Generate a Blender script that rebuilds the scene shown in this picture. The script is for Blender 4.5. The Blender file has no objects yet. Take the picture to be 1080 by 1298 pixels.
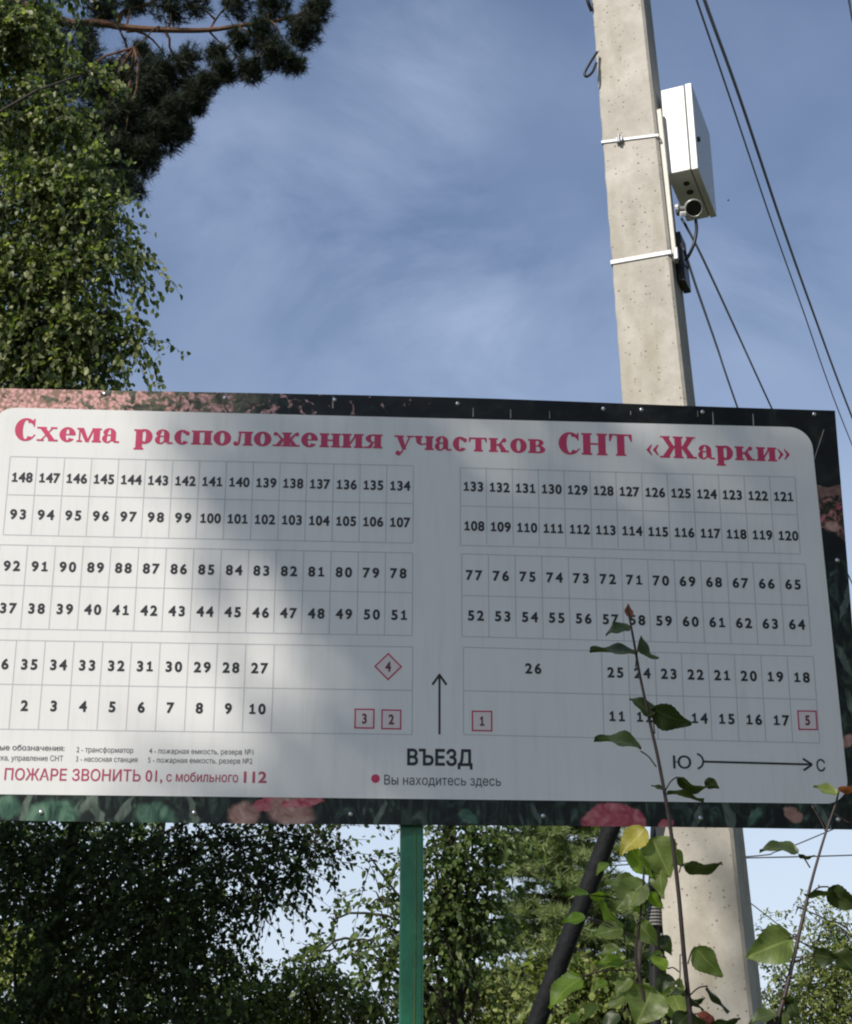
import bpy, bmesh, math, random
import numpy as np
from mathutils import Vector, Matrix
from mathutils.geometry import delaunay_2d_cdt

# ------------------------------------------------------------------ camera
S = bpy.context.scene
COL = S.collection
EYE = np.array([0.0, 0.0, 1.5]); PITCH = math.radians(22.0); FPX = 1900.0
cam = bpy.data.cameras.new('camera'); cam_o = bpy.data.objects.new('camera', cam); COL.objects.link(cam_o)
cam.sensor_fit = 'HORIZONTAL'; cam.sensor_width = 36.0; cam.lens = 36.0 * FPX / 1080.0
cam.clip_start = 0.05; cam.clip_end = 5000
cam_o.location = EYE; cam_o.rotation_euler = (math.pi / 2 + PITCH, 0, 0)
S.camera = cam_o
# ------------------------------------------------------------------ light
SUN_EL, SUN_AZ = math.radians(40), math.radians(41)          # azimuth measured from straight behind the camera towards its left
SUN = Vector((-math.sin(SUN_AZ) * math.cos(SUN_EL), -math.cos(SUN_AZ) * math.cos(SUN_EL), math.sin(SUN_EL)))
sl = bpy.data.lights.new('sun', 'SUN'); sl.energy = 5.0; sl.angle = math.radians(0.53); sl.color = (1.0, 0.93, 0.83)
so = bpy.data.objects.new('sun', sl); COL.objects.link(so); so.rotation_euler = SUN.to_track_quat('Z', 'Y').to_euler()
so.location = (-10, -10, 20)
W = bpy.data.worlds.new('World'); S.world = W; W.use_nodes = True
wn, wl = W.node_tree.nodes, W.node_tree.links
wn.clear()
sky = wn.new('ShaderNodeTexSky'); sky.sky_type = 'NISHITA'; sky.sun_disc = False
sky.sun_elevation = SUN_EL; sky.sun_rotation = math.atan2(SUN.x, SUN.y)
sky.air_density = 1.0; sky.dust_density = 0.8; sky.ozone_density = 3.2
tc = wn.new('ShaderNodeTexCoord')
mp = wn.new('ShaderNodeMapping'); mp.inputs['Scale'].default_value = (2.0, 2.0, 2.6); mp.inputs['Rotation'].default_value = (0, 0.5, 0.3); mp.inputs['Location'].default_value = (.35, .2, .1)
nz = wn.new('ShaderNodeTexNoise'); nz.inputs['Scale'].default_value = 1.7; nz.inputs['Detail'].default_value = 5; nz.inputs['Roughness'].default_value = 0.5; nz.inputs['Distortion'].default_value = 0.15
rp = wn.new('ShaderNodeValToRGB'); rp.color_ramp.elements[0].position = 0.32; rp.color_ramp.elements[1].position = 0.78
rp.color_ramp.elements[0].color = (.04, .04, .04, 1); rp.color_ramp.elements[1].color = (.40, .40, .40, 1)
mx = wn.new('ShaderNodeMix'); mx.data_type = 'RGBA'; mx.inputs['B'].default_value = (4.2, 5.05, 7.1, 1)        # thin high cloud
def wisp(px, py, spread, amount):
    """soft cloud patch round a direction of the sky"""
    r = Vector(((px - 540) / FPX, math.cos(PITCH) - math.sin(PITCH) * (649 - py) / FPX, math.sin(PITCH) + math.cos(PITCH) * (649 - py) / FPX)).normalized()
    d = wn.new('ShaderNodeVectorMath'); d.operation = 'DISTANCE'; d.inputs[1].default_value = r; wl.new(tc.outputs['Generated'], d.inputs[0])
    m = wn.new('ShaderNodeMapRange'); m.interpolation_type = 'SMOOTHSTEP'; m.inputs['From Min'].default_value = spread; m.inputs['From Max'].default_value = 0; m.inputs['To Max'].default_value = amount; wl.new(d.outputs['Value'], m.inputs['Value'])
    z = wn.new('ShaderNodeTexNoise'); z.inputs['Scale'].default_value = 5; z.inputs['Detail'].default_value = 6; z.inputs['Roughness'].default_value = .6; z.inputs['Distortion'].default_value = .5; mw = wn.new('ShaderNodeMapping'); mw.inputs['Rotation'].default_value = (.5, .4, .6); mw.inputs['Scale'].default_value = (1, 2.6, 1); wl.new(tc.outputs['Generated'], mw.inputs[0]); wl.new(mw.outputs[0], z.inputs['Vector'])
    zr = wn.new('ShaderNodeMapRange'); zr.inputs['From Min'].default_value = .36; zr.inputs['From Max'].default_value = .68; wl.new(z.outputs['Fac'], zr.inputs['Value'])
    q = wn.new('ShaderNodeMath'); q.operation = 'MULTIPLY'; wl.new(m.outputs[0], q.inputs[0]); wl.new(zr.outputs[0], q.inputs[1]); return q.outputs[0]
hz_s = wn.new('ShaderNodeSeparateXYZ')
hz_r = wn.new('ShaderNodeValToRGB'); e_ = hz_r.color_ramp.elements; e_[0].position = 0.02; e_[0].color = (.92, .92, .92, 1); e_[1].position = 0.55; e_[1].color = (0, 0, 0, 1)
e_2 = e_.new(.22); e_2.color = (.62, .62, .62, 1); e_3 = e_.new(.42); e_3.color = (.13, .13, .13, 1)
mh = wn.new('ShaderNodeMix'); mh.data_type = 'RGBA'; mh.inputs['B'].default_value = (6.1, 6.9, 8.0, 1)         # pale haze towards the horizon
bg = wn.new('ShaderNodeBackground'); bg.inputs['Strength'].default_value = 0.120
wo = wn.new('ShaderNodeOutputWorld')
wl.new(tc.outputs['Generated'], mp.inputs['Vector']); wl.new(mp.outputs[0], nz.inputs['Vector'])
wl.new(nz.outputs['Fac'], rp.inputs[0]); 
acc = rp.outputs[0]
for w_ in (wisp(530, 90, .11, .44), wisp(430, 330, .15, .40), wisp(650, 430, .14, .42), wisp(960, 350, .12, .36), wisp(250, 190, .10, .34)):
    q_ = wn.new('ShaderNodeMath'); q_.operation = 'ADD'; q_.use_clamp = True; wl.new(acc, q_.inputs[0]); wl.new(w_, q_.inputs[1]); acc = q_.outputs[0]
wl.new(acc, mx.inputs['Factor'])
wl.new(tc.outputs['Generated'], hz_s.inputs[0]); wl.new(hz_s.outputs[2], hz_r.inputs[0]); wl.new(hz_r.outputs[0], mh.inputs['Factor'])
wl.new(sky.outputs[0], mx.inputs['A']); wl.new(mx.outputs['Result'], mh.inputs['A']); wl.new(mh.outputs['Result'], bg.inputs['Color']); wl.new(bg.outputs[0], wo.inputs[0])
S.view_settings.view_transform = 'Standard'; S.view_settings.look = 'None'
S.view_settings.exposure = 0.0; S.view_settings.gamma = 1.0; S.view_settings.use_curve_mapping = False
S.render.engine = 'CYCLES'
S.cycles.pixel_filter_type = 'BLACKMAN_HARRIS'; S.cycles.filter_width = 2.1
S.cycles.max_bounces = 6; S.cycles.transparent_max_bounces = 8

rng = np.random.default_rng(11); random.seed(5)

# ------------------------------------------------------------------ helpers
def at(px, py, y):
    """World point at horizontal distance y from the camera, in the direction of a photograph pixel."""
    r = np.array([(px - 540) / FPX, math.cos(PITCH) - math.sin(PITCH) * (649 - py) / FPX, math.sin(PITCH) + math.cos(PITCH) * (649 - py) / FPX])
    return EYE + r * (y / r[1])

def tag(o, label=None, cat=None, group=None, kind=None):
    if label: o['label'] = label
    if cat: o['category'] = cat
    if group: o['group'] = group
    if kind: o['kind'] = kind
    return o

def thing(name, label, cat, loc=(0, 0, 0), group=None, rz=0.0):
    o = bpy.data.objects.new(name, None); COL.objects.link(o); o.location = loc; o.rotation_euler = (0, 0, rz)
    o.empty_display_size = 0.1
    return tag(o, label, cat, group)

def local_inv(p):
    """inverse of a parent's world matrix, from its own (and its parent's) basis; no depsgraph update needed"""
    m = p.matrix_basis.copy()
    q = p.parent
    while q: m = q.matrix_basis @ m; q = q.parent
    return m.inverted()

def obj(name, verts, faces, mat, parent=None, M=None, smooth=False):
    """One mesh object. Vertices are in the frame M (world when M is None)."""
    me = bpy.data.meshes.new(name)
    verts = np.asarray(verts, dtype=np.float32).reshape(-1, 3)
    if isinstance(faces, np.ndarray):
        n, k = faces.shape
        me.vertices.add(len(verts)); me.vertices.foreach_set('co', verts.ravel())
        me.loops.add(n * k); me.loops.foreach_set('vertex_index', faces.astype(np.int32).ravel())
        me.polygons.add(n); me.polygons.foreach_set('loop_start', np.arange(0, n * k, k, dtype=np.int32))
        me.update(calc_edges=True)
    else:
        me.from_pydata(verts.tolist(), [], faces); me.update()
    if smooth: me.polygons.foreach_set('use_smooth', [True] * len(me.polygons))
    for m in (mat if isinstance(mat, (list, tuple)) else [mat]): me.materials.append(m)
    o = bpy.data.objects.new(name, me); COL.objects.link(o)
    M = M or Matrix()
    if parent:
        o.parent = parent; o.matrix_basis = local_inv(parent) @ M
    else:
        o.matrix_basis = M
    return o

class MB:
    """collects shapes of ONE mesh"""
    def __init__(s): s.v = []; s.f = []
    def add(s, verts, faces):
        n = len(s.v); s.v.extend([tuple(map(float, p)) for p in verts]); s.f.extend([tuple(i + n for i in f) for f in faces])
    def hexa(s, p): # 8 corners, bottom 4 ccw then top 4
        s.add(p, [(3, 2, 1, 0), (4, 5, 6, 7), (0, 1, 5, 4), (1, 2, 6, 5), (2, 3, 7, 6), (3, 0, 4, 7)])
    def box(s, c, ax, ay, az):
        c, ax, ay, az = [np.asarray(a, float) for a in (c, ax, ay, az)]
        s.hexa([c - ax - ay - az, c + ax - ay - az, c + ax + ay - az, c - ax + ay - az, c - ax - ay + az, c + ax - ay + az, c + ax + ay + az, c - ax + ay + az])
    def tube(s, pts, rad, n=8, caps=True):
        pts = [np.asarray(p, float) for p in pts]
        if not hasattr(rad, '__len__'): rad = [rad] * len(pts)
        vs = []; up = None
        for i, p in enumerate(pts):
            t = pts[min(i + 1, len(pts) - 1)] - pts[max(i - 1, 0)]; t = t / (np.linalg.norm(t) + 1e-9)
            if up is None:
                a = np.array([0, 0, 1.0]) if abs(t[2]) < .9 else np.array([1.0, 0, 0])
                up = np.cross(t, a)
            up = up - t * np.dot(up, t); up = up / np.linalg.norm(up); w = np.cross(t, up)
            for k in range(n):
                a = 2 * math.pi * k / n; vs.append(p + rad[i] * (math.cos(a) * up + math.sin(a) * w))
        fs = [(i * n + k, i * n + (k + 1) % n, (i + 1) * n + (k + 1) % n, (i + 1) * n + k) for i in range(len(pts) - 1) for k in range(n)]
        if caps: fs += [tuple(range(n - 1, -1, -1)), tuple(range((len(pts) - 1) * n, len(pts) * n))]
        s.add(vs, fs)
    def build(s, name, mat, parent=None, M=None, smooth=False, bevel=0):
        o = obj(name, s.v, s.f, mat, parent, M, smooth)
        if bevel:
            b = o.modifiers.new('bevel', 'BEVEL'); b.width = bevel; b.segments = 2; b.limit_method = 'ANGLE'
        return o

def spline(pts, k=6):
    """Catmull-Rom through points"""
    P = [np.asarray(p, float) for p in pts]; P = [2 * P[0] - P[1]] + P + [2 * P[-1] - P[-2]]; out = []
    for i in range(1, len(P) - 2):
        for j in range(k):
            t = j / k; a, b, c, d = P[i - 1:i + 3]
            out.append(.5 * ((2 * b) + (c - a) * t + (2 * a - 5 * b + 4 * c - d) * t * t + (3 * b - a - 3 * c + d) * t ** 3))
    out.append(P[-2]); return out

# ------------------------------------------------------------------ materials
def mat(name, col, rough=0.6, noise=0.0, scale=8.0, bump=0.0, bscale=40.0, metal=0.0, spec=0.5, col2=None, coord='Object'):
    m = bpy.data.materials.new(name); m.use_nodes = True; nt = m.node_tree; n, l = nt.nodes, nt.links
    b = n['Principled BSDF']; b.inputs['Roughness'].default_value = rough; b.inputs['Metallic'].default_value = metal
    b.inputs['Specular IOR Level'].default_value = spec
    b.inputs['Base Color'].default_value = (*col, 1)
    t = n.new('ShaderNodeTexCoord')
    if noise or col2:
        z = n.new('ShaderNodeTexNoise'); z.inputs['Scale'].default_value = scale; z.inputs['Detail'].default_value = 6; z.inputs['Roughness'].default_value = .65
        r = n.new('ShaderNodeValToRGB'); r.color_ramp.elements[0].position = .3; r.color_ramp.elements[1].position = .7
        c2 = col2 or tuple(min(1, c * (1 + noise)) for c in col); c1 = col if col2 else tuple(c * (1 - noise) for c in col)
        r.color_ramp.elements[0].color = (*c1, 1); r.color_ramp.elements[1].color = (*c2, 1)
        l.new(t.outputs[coord], z.inputs['Vector']); l.new(z.outputs['Fac'], r.inputs[0]); l.new(r.outputs[0], b.inputs['Base Color'])
    if bump:
        z2 = n.new('ShaderNodeTexNoise'); z2.inputs['Scale'].default_value = bscale; z2.inputs['Detail'].default_value = 5
        bp = n.new('ShaderNodeBump'); bp.inputs['Strength'].default_value = bump; bp.inputs['Distance'].default_value = .01
        l.new(t.outputs[coord], z2.inputs['Vector']); l.new(z2.outputs['Fac'], bp.inputs['Height']); l.new(bp.outputs[0], b.inputs['Normal'])
    return m

def leaf_mat(name, cols, trans=0.35, rough=0.45, spec=0.4, tcol=None):
    m = bpy.data.materials.new(name); m.use_nodes = True; nt = m.node_tree; n, l = nt.nodes, nt.links
    b = n['Principled BSDF']; b.inputs['Roughness'].default_value = rough; b.inputs['Specular IOR Level'].default_value = spec
    g = n.new('ShaderNodeNewGeometry'); r = n.new('ShaderNodeValToRGB'); els = r.color_ramp.elements
    while len(els) < len(cols): els.new(.5)
    for i, c in enumerate(cols): els[i].position = i / max(1, len(cols) - 1); els[i].color = (*c, 1)
    l.new(g.outputs['Random Per Island'], r.inputs[0]); l.new(r.outputs[0], b.inputs['Base Color'])
    t = n.new('ShaderNodeBsdfTranslucent'); mm = n.new('ShaderNodeMix'); mm.data_type = 'RGBA'; mm.blend_type = 'MULTIPLY'; mm.inputs['Factor'].default_value = 1
    mm.inputs['B'].default_value = (*(tcol or (1.6, 1.9, .7)), 1)
    l.new(r.outputs[0], mm.inputs['A']); l.new(mm.outputs['Result'], t.inputs['Color'])
    x = n.new('ShaderNodeMixShader'); x.inputs[0].default_value = trans
    l.new(b.outputs[0], x.inputs[1]); l.new(t.outputs[0], x.inputs[2]); l.new(x.outputs[0], n['Material Output'].inputs['Surface'])
    return m

M_white = mat('white_vinyl', (.80, .80, .79), .42, noise=.02, scale=3.0, bump=.05, bscale=2.2)
def panel_dust(m):
    n, l = m.node_tree.nodes, m.node_tree.links; b = n['Principled BSDF']; src = b.inputs['Base Color'].links[0].from_socket
    t = n.new('ShaderNodeTexCoord'); mp = n.new('ShaderNodeMapping'); mp.inputs['Scale'].default_value = (16, 1.3, 1); z = n.new('ShaderNodeTexNoise'); z.inputs['Scale'].default_value = 2.2; z.inputs['Detail'].default_value = 7; z.inputs['Roughness'].default_value = .7
    r = n.new('ShaderNodeValToRGB'); r.color_ramp.elements[0].position = .50; r.color_ramp.elements[0].color = (1, 1, 1, 1); r.color_ramp.elements[1].position = .80; r.color_ramp.elements[1].color = (.89, .885, .86, 1)
    x = n.new('ShaderNodeMix'); x.data_type = 'RGBA'; x.blend_type = 'MULTIPLY'; x.inputs['Factor'].default_value = 1
    l.new(t.outputs['Object'], mp.inputs[0]); l.new(mp.outputs[0], z.inputs['Vector']); l.new(z.outputs['Fac'], r.inputs[0]); l.new(src, x.inputs['A']); l.new(r.outputs[0], x.inputs['B']); l.new(x.outputs['Result'], b.inputs['Base Color'])
    rr = n.new('ShaderNodeMapRange'); rr.inputs['To Min'].default_value = .34; rr.inputs['To Max'].default_value = .52; l.new(z.outputs['Fac'], rr.inputs['Value']); l.new(rr.outputs[0], b.inputs['Roughness'])
panel_dust(M_white)
M_red = mat('red_print', (.56, .045, .125), .45, noise=.10, scale=25)
M_ink = mat('black_print', (.022, .023, .028), .45, noise=.15, scale=40)
M_greyink = mat('grey_print', (.10, .10, .11), .5)
M_line = mat('grid_line_print', (.48, .49, .52), .5)
M_greenpaint = mat('green_paint', (.012, .150, .072), .38, noise=.25, scale=14, bump=.12, bscale=90)
M_rustseam = mat('rusty_seam', (.10, .13, .03), .6, noise=.3, scale=60)
M_zinc = mat('zinc_metal', (.33, .34, .36), .5, noise=.2, scale=60, metal=.35)
M_screw = mat('screw_metal', (.60, .60, .60), .3, metal=.9)
M_rail = mat('rail_paint', (.56, .54, .48), .5, noise=.1, scale=30)
M_cabinet = mat('white_enamel', (.72, .72, .71), .33, noise=.015, scale=5)
M_gasket = mat('dark_gasket', (.03, .03, .03), .6)
M_black = mat('black_plastic', (.012, .012, .013), .42, noise=.2, scale=30)
M_cable = mat('black_cable', (.010, .011, .014), .5)
M_wire = mat('grey_wire', (.05, .055, .065), .55)
M_glass = mat('lens_glass', (.004, .005, .006), .08)
M_camshell = mat('camera_shell', (.36, .36, .34), .35, metal=.4)
M_tar = mat('tarred_wood', (.008, .009, .011), .75, spec=.2, noise=.5, scale=14, bump=.5, bscale=50)
M_bark_pine = mat('pine_bark', (.12, .060, .032), .85, noise=.4, scale=12, bump=.6, bscale=30)
M_bark_dark = mat('dark_bark', (.035, .028, .022), .85, noise=.4, scale=14, bump=.5, bscale=35)
M_twig = mat('sapling_bark', (.035, .022, .018), .6, noise=.4, scale=60)
M_label = mat('cable_tag', (.20, .20, .20), .6)

def birch_bark():
    m = bpy.data.materials.new('birch_bark'); m.use_nodes = True; n, l = m.node_tree.nodes, m.node_tree.links; b = n['Principled BSDF']
    t = n.new('ShaderNodeTexCoord'); mp = n.new('ShaderNodeMapping'); mp.inputs['Scale'].default_value = (3, 3, 14)
    z = n.new('ShaderNodeTexNoise'); z.inputs['Scale'].default_value = 1.6; z.inputs['Detail'].default_value = 5
    r = n.new('ShaderNodeValToRGB'); r.color_ramp.elements[0].position = .42; r.color_ramp.elements[0].color = (.03, .028, .025, 1)
    r.color_ramp.elements[1].position = .52; r.color_ramp.elements[1].color = (.55, .53, .49, 1)
    l.new(t.outputs['Object'], mp.inputs[0]); l.new(mp.outputs[0], z.inputs['Vector']); l.new(z.outputs['Fac'], r.inputs[0]); l.new(r.outputs[0], b.inputs['Base Color'])
    b.inputs['Roughness'].default_value = .75; return m
M_bark_birch = birch_bark()

def concrete():
    m = bpy.data.materials.new('pole_concrete'); m.use_nodes = True; n, l = m.node_tree.nodes, m.node_tree.links; b = n['Principled BSDF']
    t = n.new('ShaderNodeTexCoord')
    z = n.new('ShaderNodeTexNoise'); z.inputs['Scale'].default_value = 5; z.inputs['Detail'].default_value = 8; z.inputs['Roughness'].default_value = .7
    r = n.new('ShaderNodeValToRGB'); r.color_ramp.elements[0].position = .33; r.color_ramp.elements[0].color = (.37, .35, .305, 1); r.color_ramp.elements[1].position = .7; r.color_ramp.elements[1].color = (.56, .535, .48, 1)
    v = n.new('ShaderNodeTexVoronoi'); v.inputs['Scale'].default_value = 62; v.inputs['Randomness'].default_value = 1
    vs = n.new('ShaderNodeSeparateColor')
    lt = n.new('ShaderNodeMath'); lt.operation = 'MULTIPLY_ADD'; lt.inputs[1].default_value = .34; lt.inputs[2].default_value = -.02   # pore radius per cell, many cells have none
    cm = n.new('ShaderNodeMath'); cm.operation = 'LESS_THAN'
    mul = n.new('ShaderNodeMath'); mul.operation = 'POWER'; mul.inputs[1].default_value = 2.4
    mxx = n.new('ShaderNodeMix'); mxx.data_type = 'RGBA'; mxx.inputs['B'].default_value = (.22, .19, .15, 1)
    st = n.new('ShaderNodeTexNoise'); st.inputs['Scale'].default_value = 2.4; st.inputs['Detail'].default_value = 6
    mps = n.new('ShaderNodeMapping'); mps.inputs['Scale'].default_value = (3, 3, .8)
    rs = n.new('ShaderNodeValToRGB'); rs.color_ramp.elements[0].position = .52; rs.color_ramp.elements[0].color = (0, 0, 0, 1); rs.color_ramp.elements[1].position = .78; rs.color_ramp.elements[1].color = (.85, .85, .85, 1)
    mx2 = n.new('ShaderNodeMix'); mx2.data_type = 'RGBA'; mx2.inputs['B'].default_value = (.30, .26, .19, 1)
    bp = n.new('ShaderNodeBump'); bp.inputs['Strength'].default_value = .35; bp.inputs['Distance'].default_value = .006; bp.invert = True
    z3 = n.new('ShaderNodeTexNoise'); z3.inputs['Scale'].default_value = 70; z3.inputs['Detail'].default_value = 4
    ad = n.new('ShaderNodeMath'); ad.operation = 'MULTIPLY_ADD'; ad.inputs[1].default_value = .4
    l.new(t.outputs['Object'], z.inputs['Vector']); l.new(t.outputs['Object'], v.inputs['Vector']); l.new(z.outputs['Fac'], r.inputs[0])
    l.new(v.outputs['Color'], vs.inputs[0]); l.new(vs.outputs[0], mul.inputs[0]); l.new(mul.outputs[0], lt.inputs[0])
    l.new(v.outputs['Distance'], cm.inputs[0]); l.new(lt.outputs[0], cm.inputs[1])
    l.new(t.outputs['Object'], mps.inputs[0]); l.new(mps.outputs[0], st.inputs['Vector']); l.new(st.outputs['Fac'], rs.inputs[0])
    l.new(rs.outputs[0], mx2.inputs['Factor']); l.new(r.outputs[0], mx2.inputs['A'])
    l.new(cm.outputs[0], mxx.inputs['Factor']); l.new(mx2.outputs['Result'], mxx.inputs['A']); l.new(mxx.outputs['Result'], b.inputs['Base Color'])
    l.new(t.outputs['Object'], z3.inputs['Vector']); l.new(z3.outputs['Fac'], ad.inputs[0]); l.new(cm.outputs[0], ad.inputs[2]); l.new(ad.outputs[0], bp.inputs['Height']); l.new(bp.outputs[0], b.inputs['Normal'])
    b.inputs['Roughness'].default_value = .85; b.inputs['Specular IOR Level'].default_value = .25
    return m
M_concrete = concrete()

def flower_print():
    """the printed photograph of a flower bed round the sign's edge: dark leaves, green streaks, pink blossom towards the upper left and the right side"""
    m = bpy.data.materials.new('flower_print'); m.use_nodes = True; n, l = m.node_tree.nodes, m.node_tree.links; b = n['Principled BSDF']
    t = n.new('ShaderNodeTexCoord'); sx = n.new('ShaderNodeSeparateXYZ'); l.new(t.outputs['Object'], sx.inputs[0])
    def math_(op, a, bb=None, c=None):
        q = n.new('ShaderNodeMath'); q.operation = op
        for i, s in enumerate((a, bb, c)):
            if s is None: continue
            if isinstance(s, (int, float)): q.inputs[i].default_value = s
            else: l.new(s, q.inputs[i])
        return q.outputs[0]
    def ramp(src, stops):
        r = n.new('ShaderNodeValToRGB'); e = r.color_ramp.elements
        while len(e) < len(stops): e.new(.5)
        for i, (p, c) in enumerate(stops): e[i].position = p; e[i].color = (*c, 1)
        l.new(src, r.inputs[0]); return r.outputs[0]
    def noise(scale, detail=4, dist=0.0, sc=(1, 1, 1), rot=0.0):
        mp = n.new('ShaderNodeMapping'); mp.inputs['Scale'].default_value = sc; mp.inputs['Rotation'].default_value = (0, 0, rot); l.new(t.outputs['Object'], mp.inputs[0])
        z = n.new('ShaderNodeTexNoise'); z.inputs['Scale'].default_value = scale; z.inputs['Detail'].default_value = detail; z.inputs['Distortion'].default_value = dist
        l.new(mp.outputs[0], z.inputs['Vector']); return z.outputs['Fac']
    def mix(f, a, bb):
        q = n.new('ShaderNodeMix'); q.data_type = 'RGBA'
        if isinstance(f, (int, float)): q.inputs['Factor'].default_value = f
        else: l.new(f, q.inputs['Factor'])
        for k, s in (('A', a), ('B', bb)):
            if isinstance(s, tuple): q.inputs[k].default_value = (*s, 1)
            else: l.new(s, q.inputs[k])
        return q.outputs['Result']
    x, y = sx.outputs[0], sx.outputs[1]
    leaves = ramp(noise(20, 5, 2.2, (1, .55, 1), .5), [(.36, (.005, .006, .007)), (.52, (.010, .015, .013)), (.62, (.026, .050, .036)), (.72, (.085, .12, .095))])
    blades = ramp(noise(26, 2, 1.0, (1.4, .22, 1), -.35), [(.55, (0, 0, 0)), (.66, (.6, .6, .6))])
    col = mix(blades, leaves, (.030, .052, .042))
    top = math_('GREATER_THAN', y, .2)
    dark = ramp(noise(14, 5, .8), [(.45, (.005, .006, .007)), (.75, (.020, .026, .022))])
    topright = math_('MULTIPLY', top, math_('GREATER_THAN', x, -.40))
    col = mix(topright, col, dark)
    olive = ramp(noise(30, 5, 1.2), [(.35, (.04, .045, .03)), (.6, (.16, .155, .10)), (.75, (.30, .25, .17))])
    topleft = math_('MULTIPLY', top, ramp(math_('MULTIPLY_ADD', noise(9, 3), .5, math_('MULTIPLY_ADD', x, -1.3, -.52)), [(.25, (0, 0, 0)), (.45, (1, 1, 1))]))
    col = mix(topleft, col, olive)
    # blossom
    vo = n.new('ShaderNodeTexVoronoi'); vo.inputs['Scale'].default_value = 85; l.new(t.outputs['Object'], vo.inputs['Vector'])
    pink = ramp(vo.outputs['Distance'], [(.0, (.80, .50, .48)), (.45, (.62, .33, .31)), (.8, (.26, .17, .12))])
    amt = math_('ADD', noise(38, 5, .8), math_('MULTIPLY_ADD', x, -.22, -.155))
    fl = math_('MULTIPLY', top, ramp(amt, [(.50, (0, 0, 0)), (.56, (1, 1, 1))]))
    col = mix(fl, col, pink)
    # right side: pale band, then scattered rose heads over dark green
    rs = math_('GREATER_THAN', x, 1.11)
    yn = math_('ADD', y, math_('MULTIPLY_ADD', noise(22, 4), .05, -.025)); band = math_('MULTIPLY', math_('LESS_THAN', yn, .425), math_('GREATER_THAN', yn, .392))
    beds = math_('MULTIPLY', math_('LESS_THAN', yn, .40), math_('GREATER_THAN', math_('ADD', yn, math_('MULTIPLY_ADD', noise(12, 3), .16, -.08)), .27))
    bedc = ramp(noise(34, 5, 1.5), [(.36, (.012, .016, .012)), (.5, (.06, .05, .03)), (.60, (.34, .13, .12)), (.72, (.50, .24, .22))])
    col = mix(math_('MULTIPLY', rs, beds), col, bedc)
    col = mix(math_('MULTIPLY', rs, band), col, ramp(noise(60, 3), [(.3, (.14, .075, .06)), (.7, (.30, .17, .15))]))
    wz = n.new('ShaderNodeTexNoise'); wz.inputs['Scale'].default_value = 30; wz.inputs['Detail'].default_value = 3; l.new(t.outputs['Object'], wz.inputs['Vector'])
    wsub = n.new('ShaderNodeVectorMath'); wsub.operation = 'MULTIPLY_ADD'; wsub.inputs[1].default_value = (.030, .030, 0); wsub.inputs[2].default_value = (-.015, -.015, 0); l.new(wz.outputs['Color'], wsub.inputs[0])
    wad = n.new('ShaderNodeVectorMath'); wad.operation = 'ADD'; l.new(wsub.outputs[0], wad.inputs[0]); l.new(t.outputs['Object'], wad.inputs[1])
    def patch(col, cx, cy, rx, ry, c, rot=0.0, soft=.22):
        mp = n.new('ShaderNodeMapping'); mp.vector_type = 'TEXTURE'; mp.inputs['Location'].default_value = (cx, cy, 0); mp.inputs['Rotation'].default_value = (0, 0, rot); mp.inputs['Scale'].default_value = (rx, ry, 1); l.new(wad.outputs[0], mp.inputs[0])
        ln = n.new('ShaderNodeVectorMath'); ln.operation = 'LENGTH'; l.new(mp.outputs[0], ln.inputs[0])
        mr = n.new('ShaderNodeMapRange'); mr.interpolation_type = 'SMOOTHSTEP'; mr.inputs['From Min'].default_value = 1 + soft; mr.inputs['From Max'].default_value = 1 - soft; l.new(ln.outputs['Value'], mr.inputs['Value'])
        return mix(mr.outputs[0], col, c)
    g1 = ramp(noise(24, 4, 1.5, (1, .5, 1), .4), [(.3, (.012, .035, .025)), (.5, (.05, .12, .08)), (.72, (.16, .26, .19))])
    g2 = ramp(noise(30, 3, 1.0, (1, .4, 1), -.5), [(.3, (.025, .045, .035)), (.7, (.17, .21, .17))])
    p1 = ramp(noise(26, 4, 1.2), [(.3, (.30, .03, .06)), (.5, (.46, .10, .13)), (.72, (.60, .24, .25))])
    p2 = ramp(noise(28, 4, 1.2), [(.3, (.30, .14, .11)), (.55, (.46, .28, .23)), (.75, (.60, .42, .36))])
    for cx, cy, rx, ry, c, rot in ((-.995, -.548, .068, .040, g1, .1), (-.72, -.545, .055, .036, g1, -.2), (-1.105, -.525, .030, .030, g1, .5), (-1.062, -.53, .010, .050, g2, -.2), (-.88, -.53, .012, .050, g2, .45), (-.90, -.515, .03, .012, g2, .9), (-.80, -.53, .010, .04, g2, -.5), (-.62, -.53, .010, .045, g2, .3),
                                  (-.43, -.512, .035, .018, p1, .3), (-.485, -.542, .040, .036, p2, .2), (-.36, -.530, .060, .042, p2, -.15), (-.33, -.505, .06, .012, p1, .1), (.512, -.548, .086, .050, p1, 0), (.655, -.553, .024, .014, p1, .3), (1.005, -.524, .030, .018, p2, -.7),
                                  (.83, -.53, .014, .045, g2, .35), (.74, -.535, .010, .04, g2, -.4), (.90, -.53, .03, .014, g1, .8), (1.09, -.53, .010, .05, g2, .5), (.30, -.53, .010, .035, g2, .4), (.12, -.54, .03, .014, g1, -.5), (-.12, -.53, .009, .04, g2, -.3),
                                  (1.178, .300, .020, .015, p2, 0), (1.135, .352, .012, .009, p2, 0), (1.20, .362, .010, .008, p1, 0), (1.150, .325, .008, .006, p1, 0), (1.185, -.10, .010, .05, g2, .4), (1.17, -.32, .03, .012, p2, .6), (1.20, .08, .008, .06, g2, -.3), (1.19, -.22, .01, .05, g2, .2)):
        col = patch(col, cx, cy, rx, ry, c, rot, .07 if c is p1 else .22)
    l.new(col, b.inputs['Base Color']); b.inputs['Roughness'].default_value = .40; b.inputs['Specular IOR Level'].default_value = .35
    return m
M_print = flower_print()
M_scratch = mat('scratched_print', (.38, .39, .36), .6)

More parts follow.
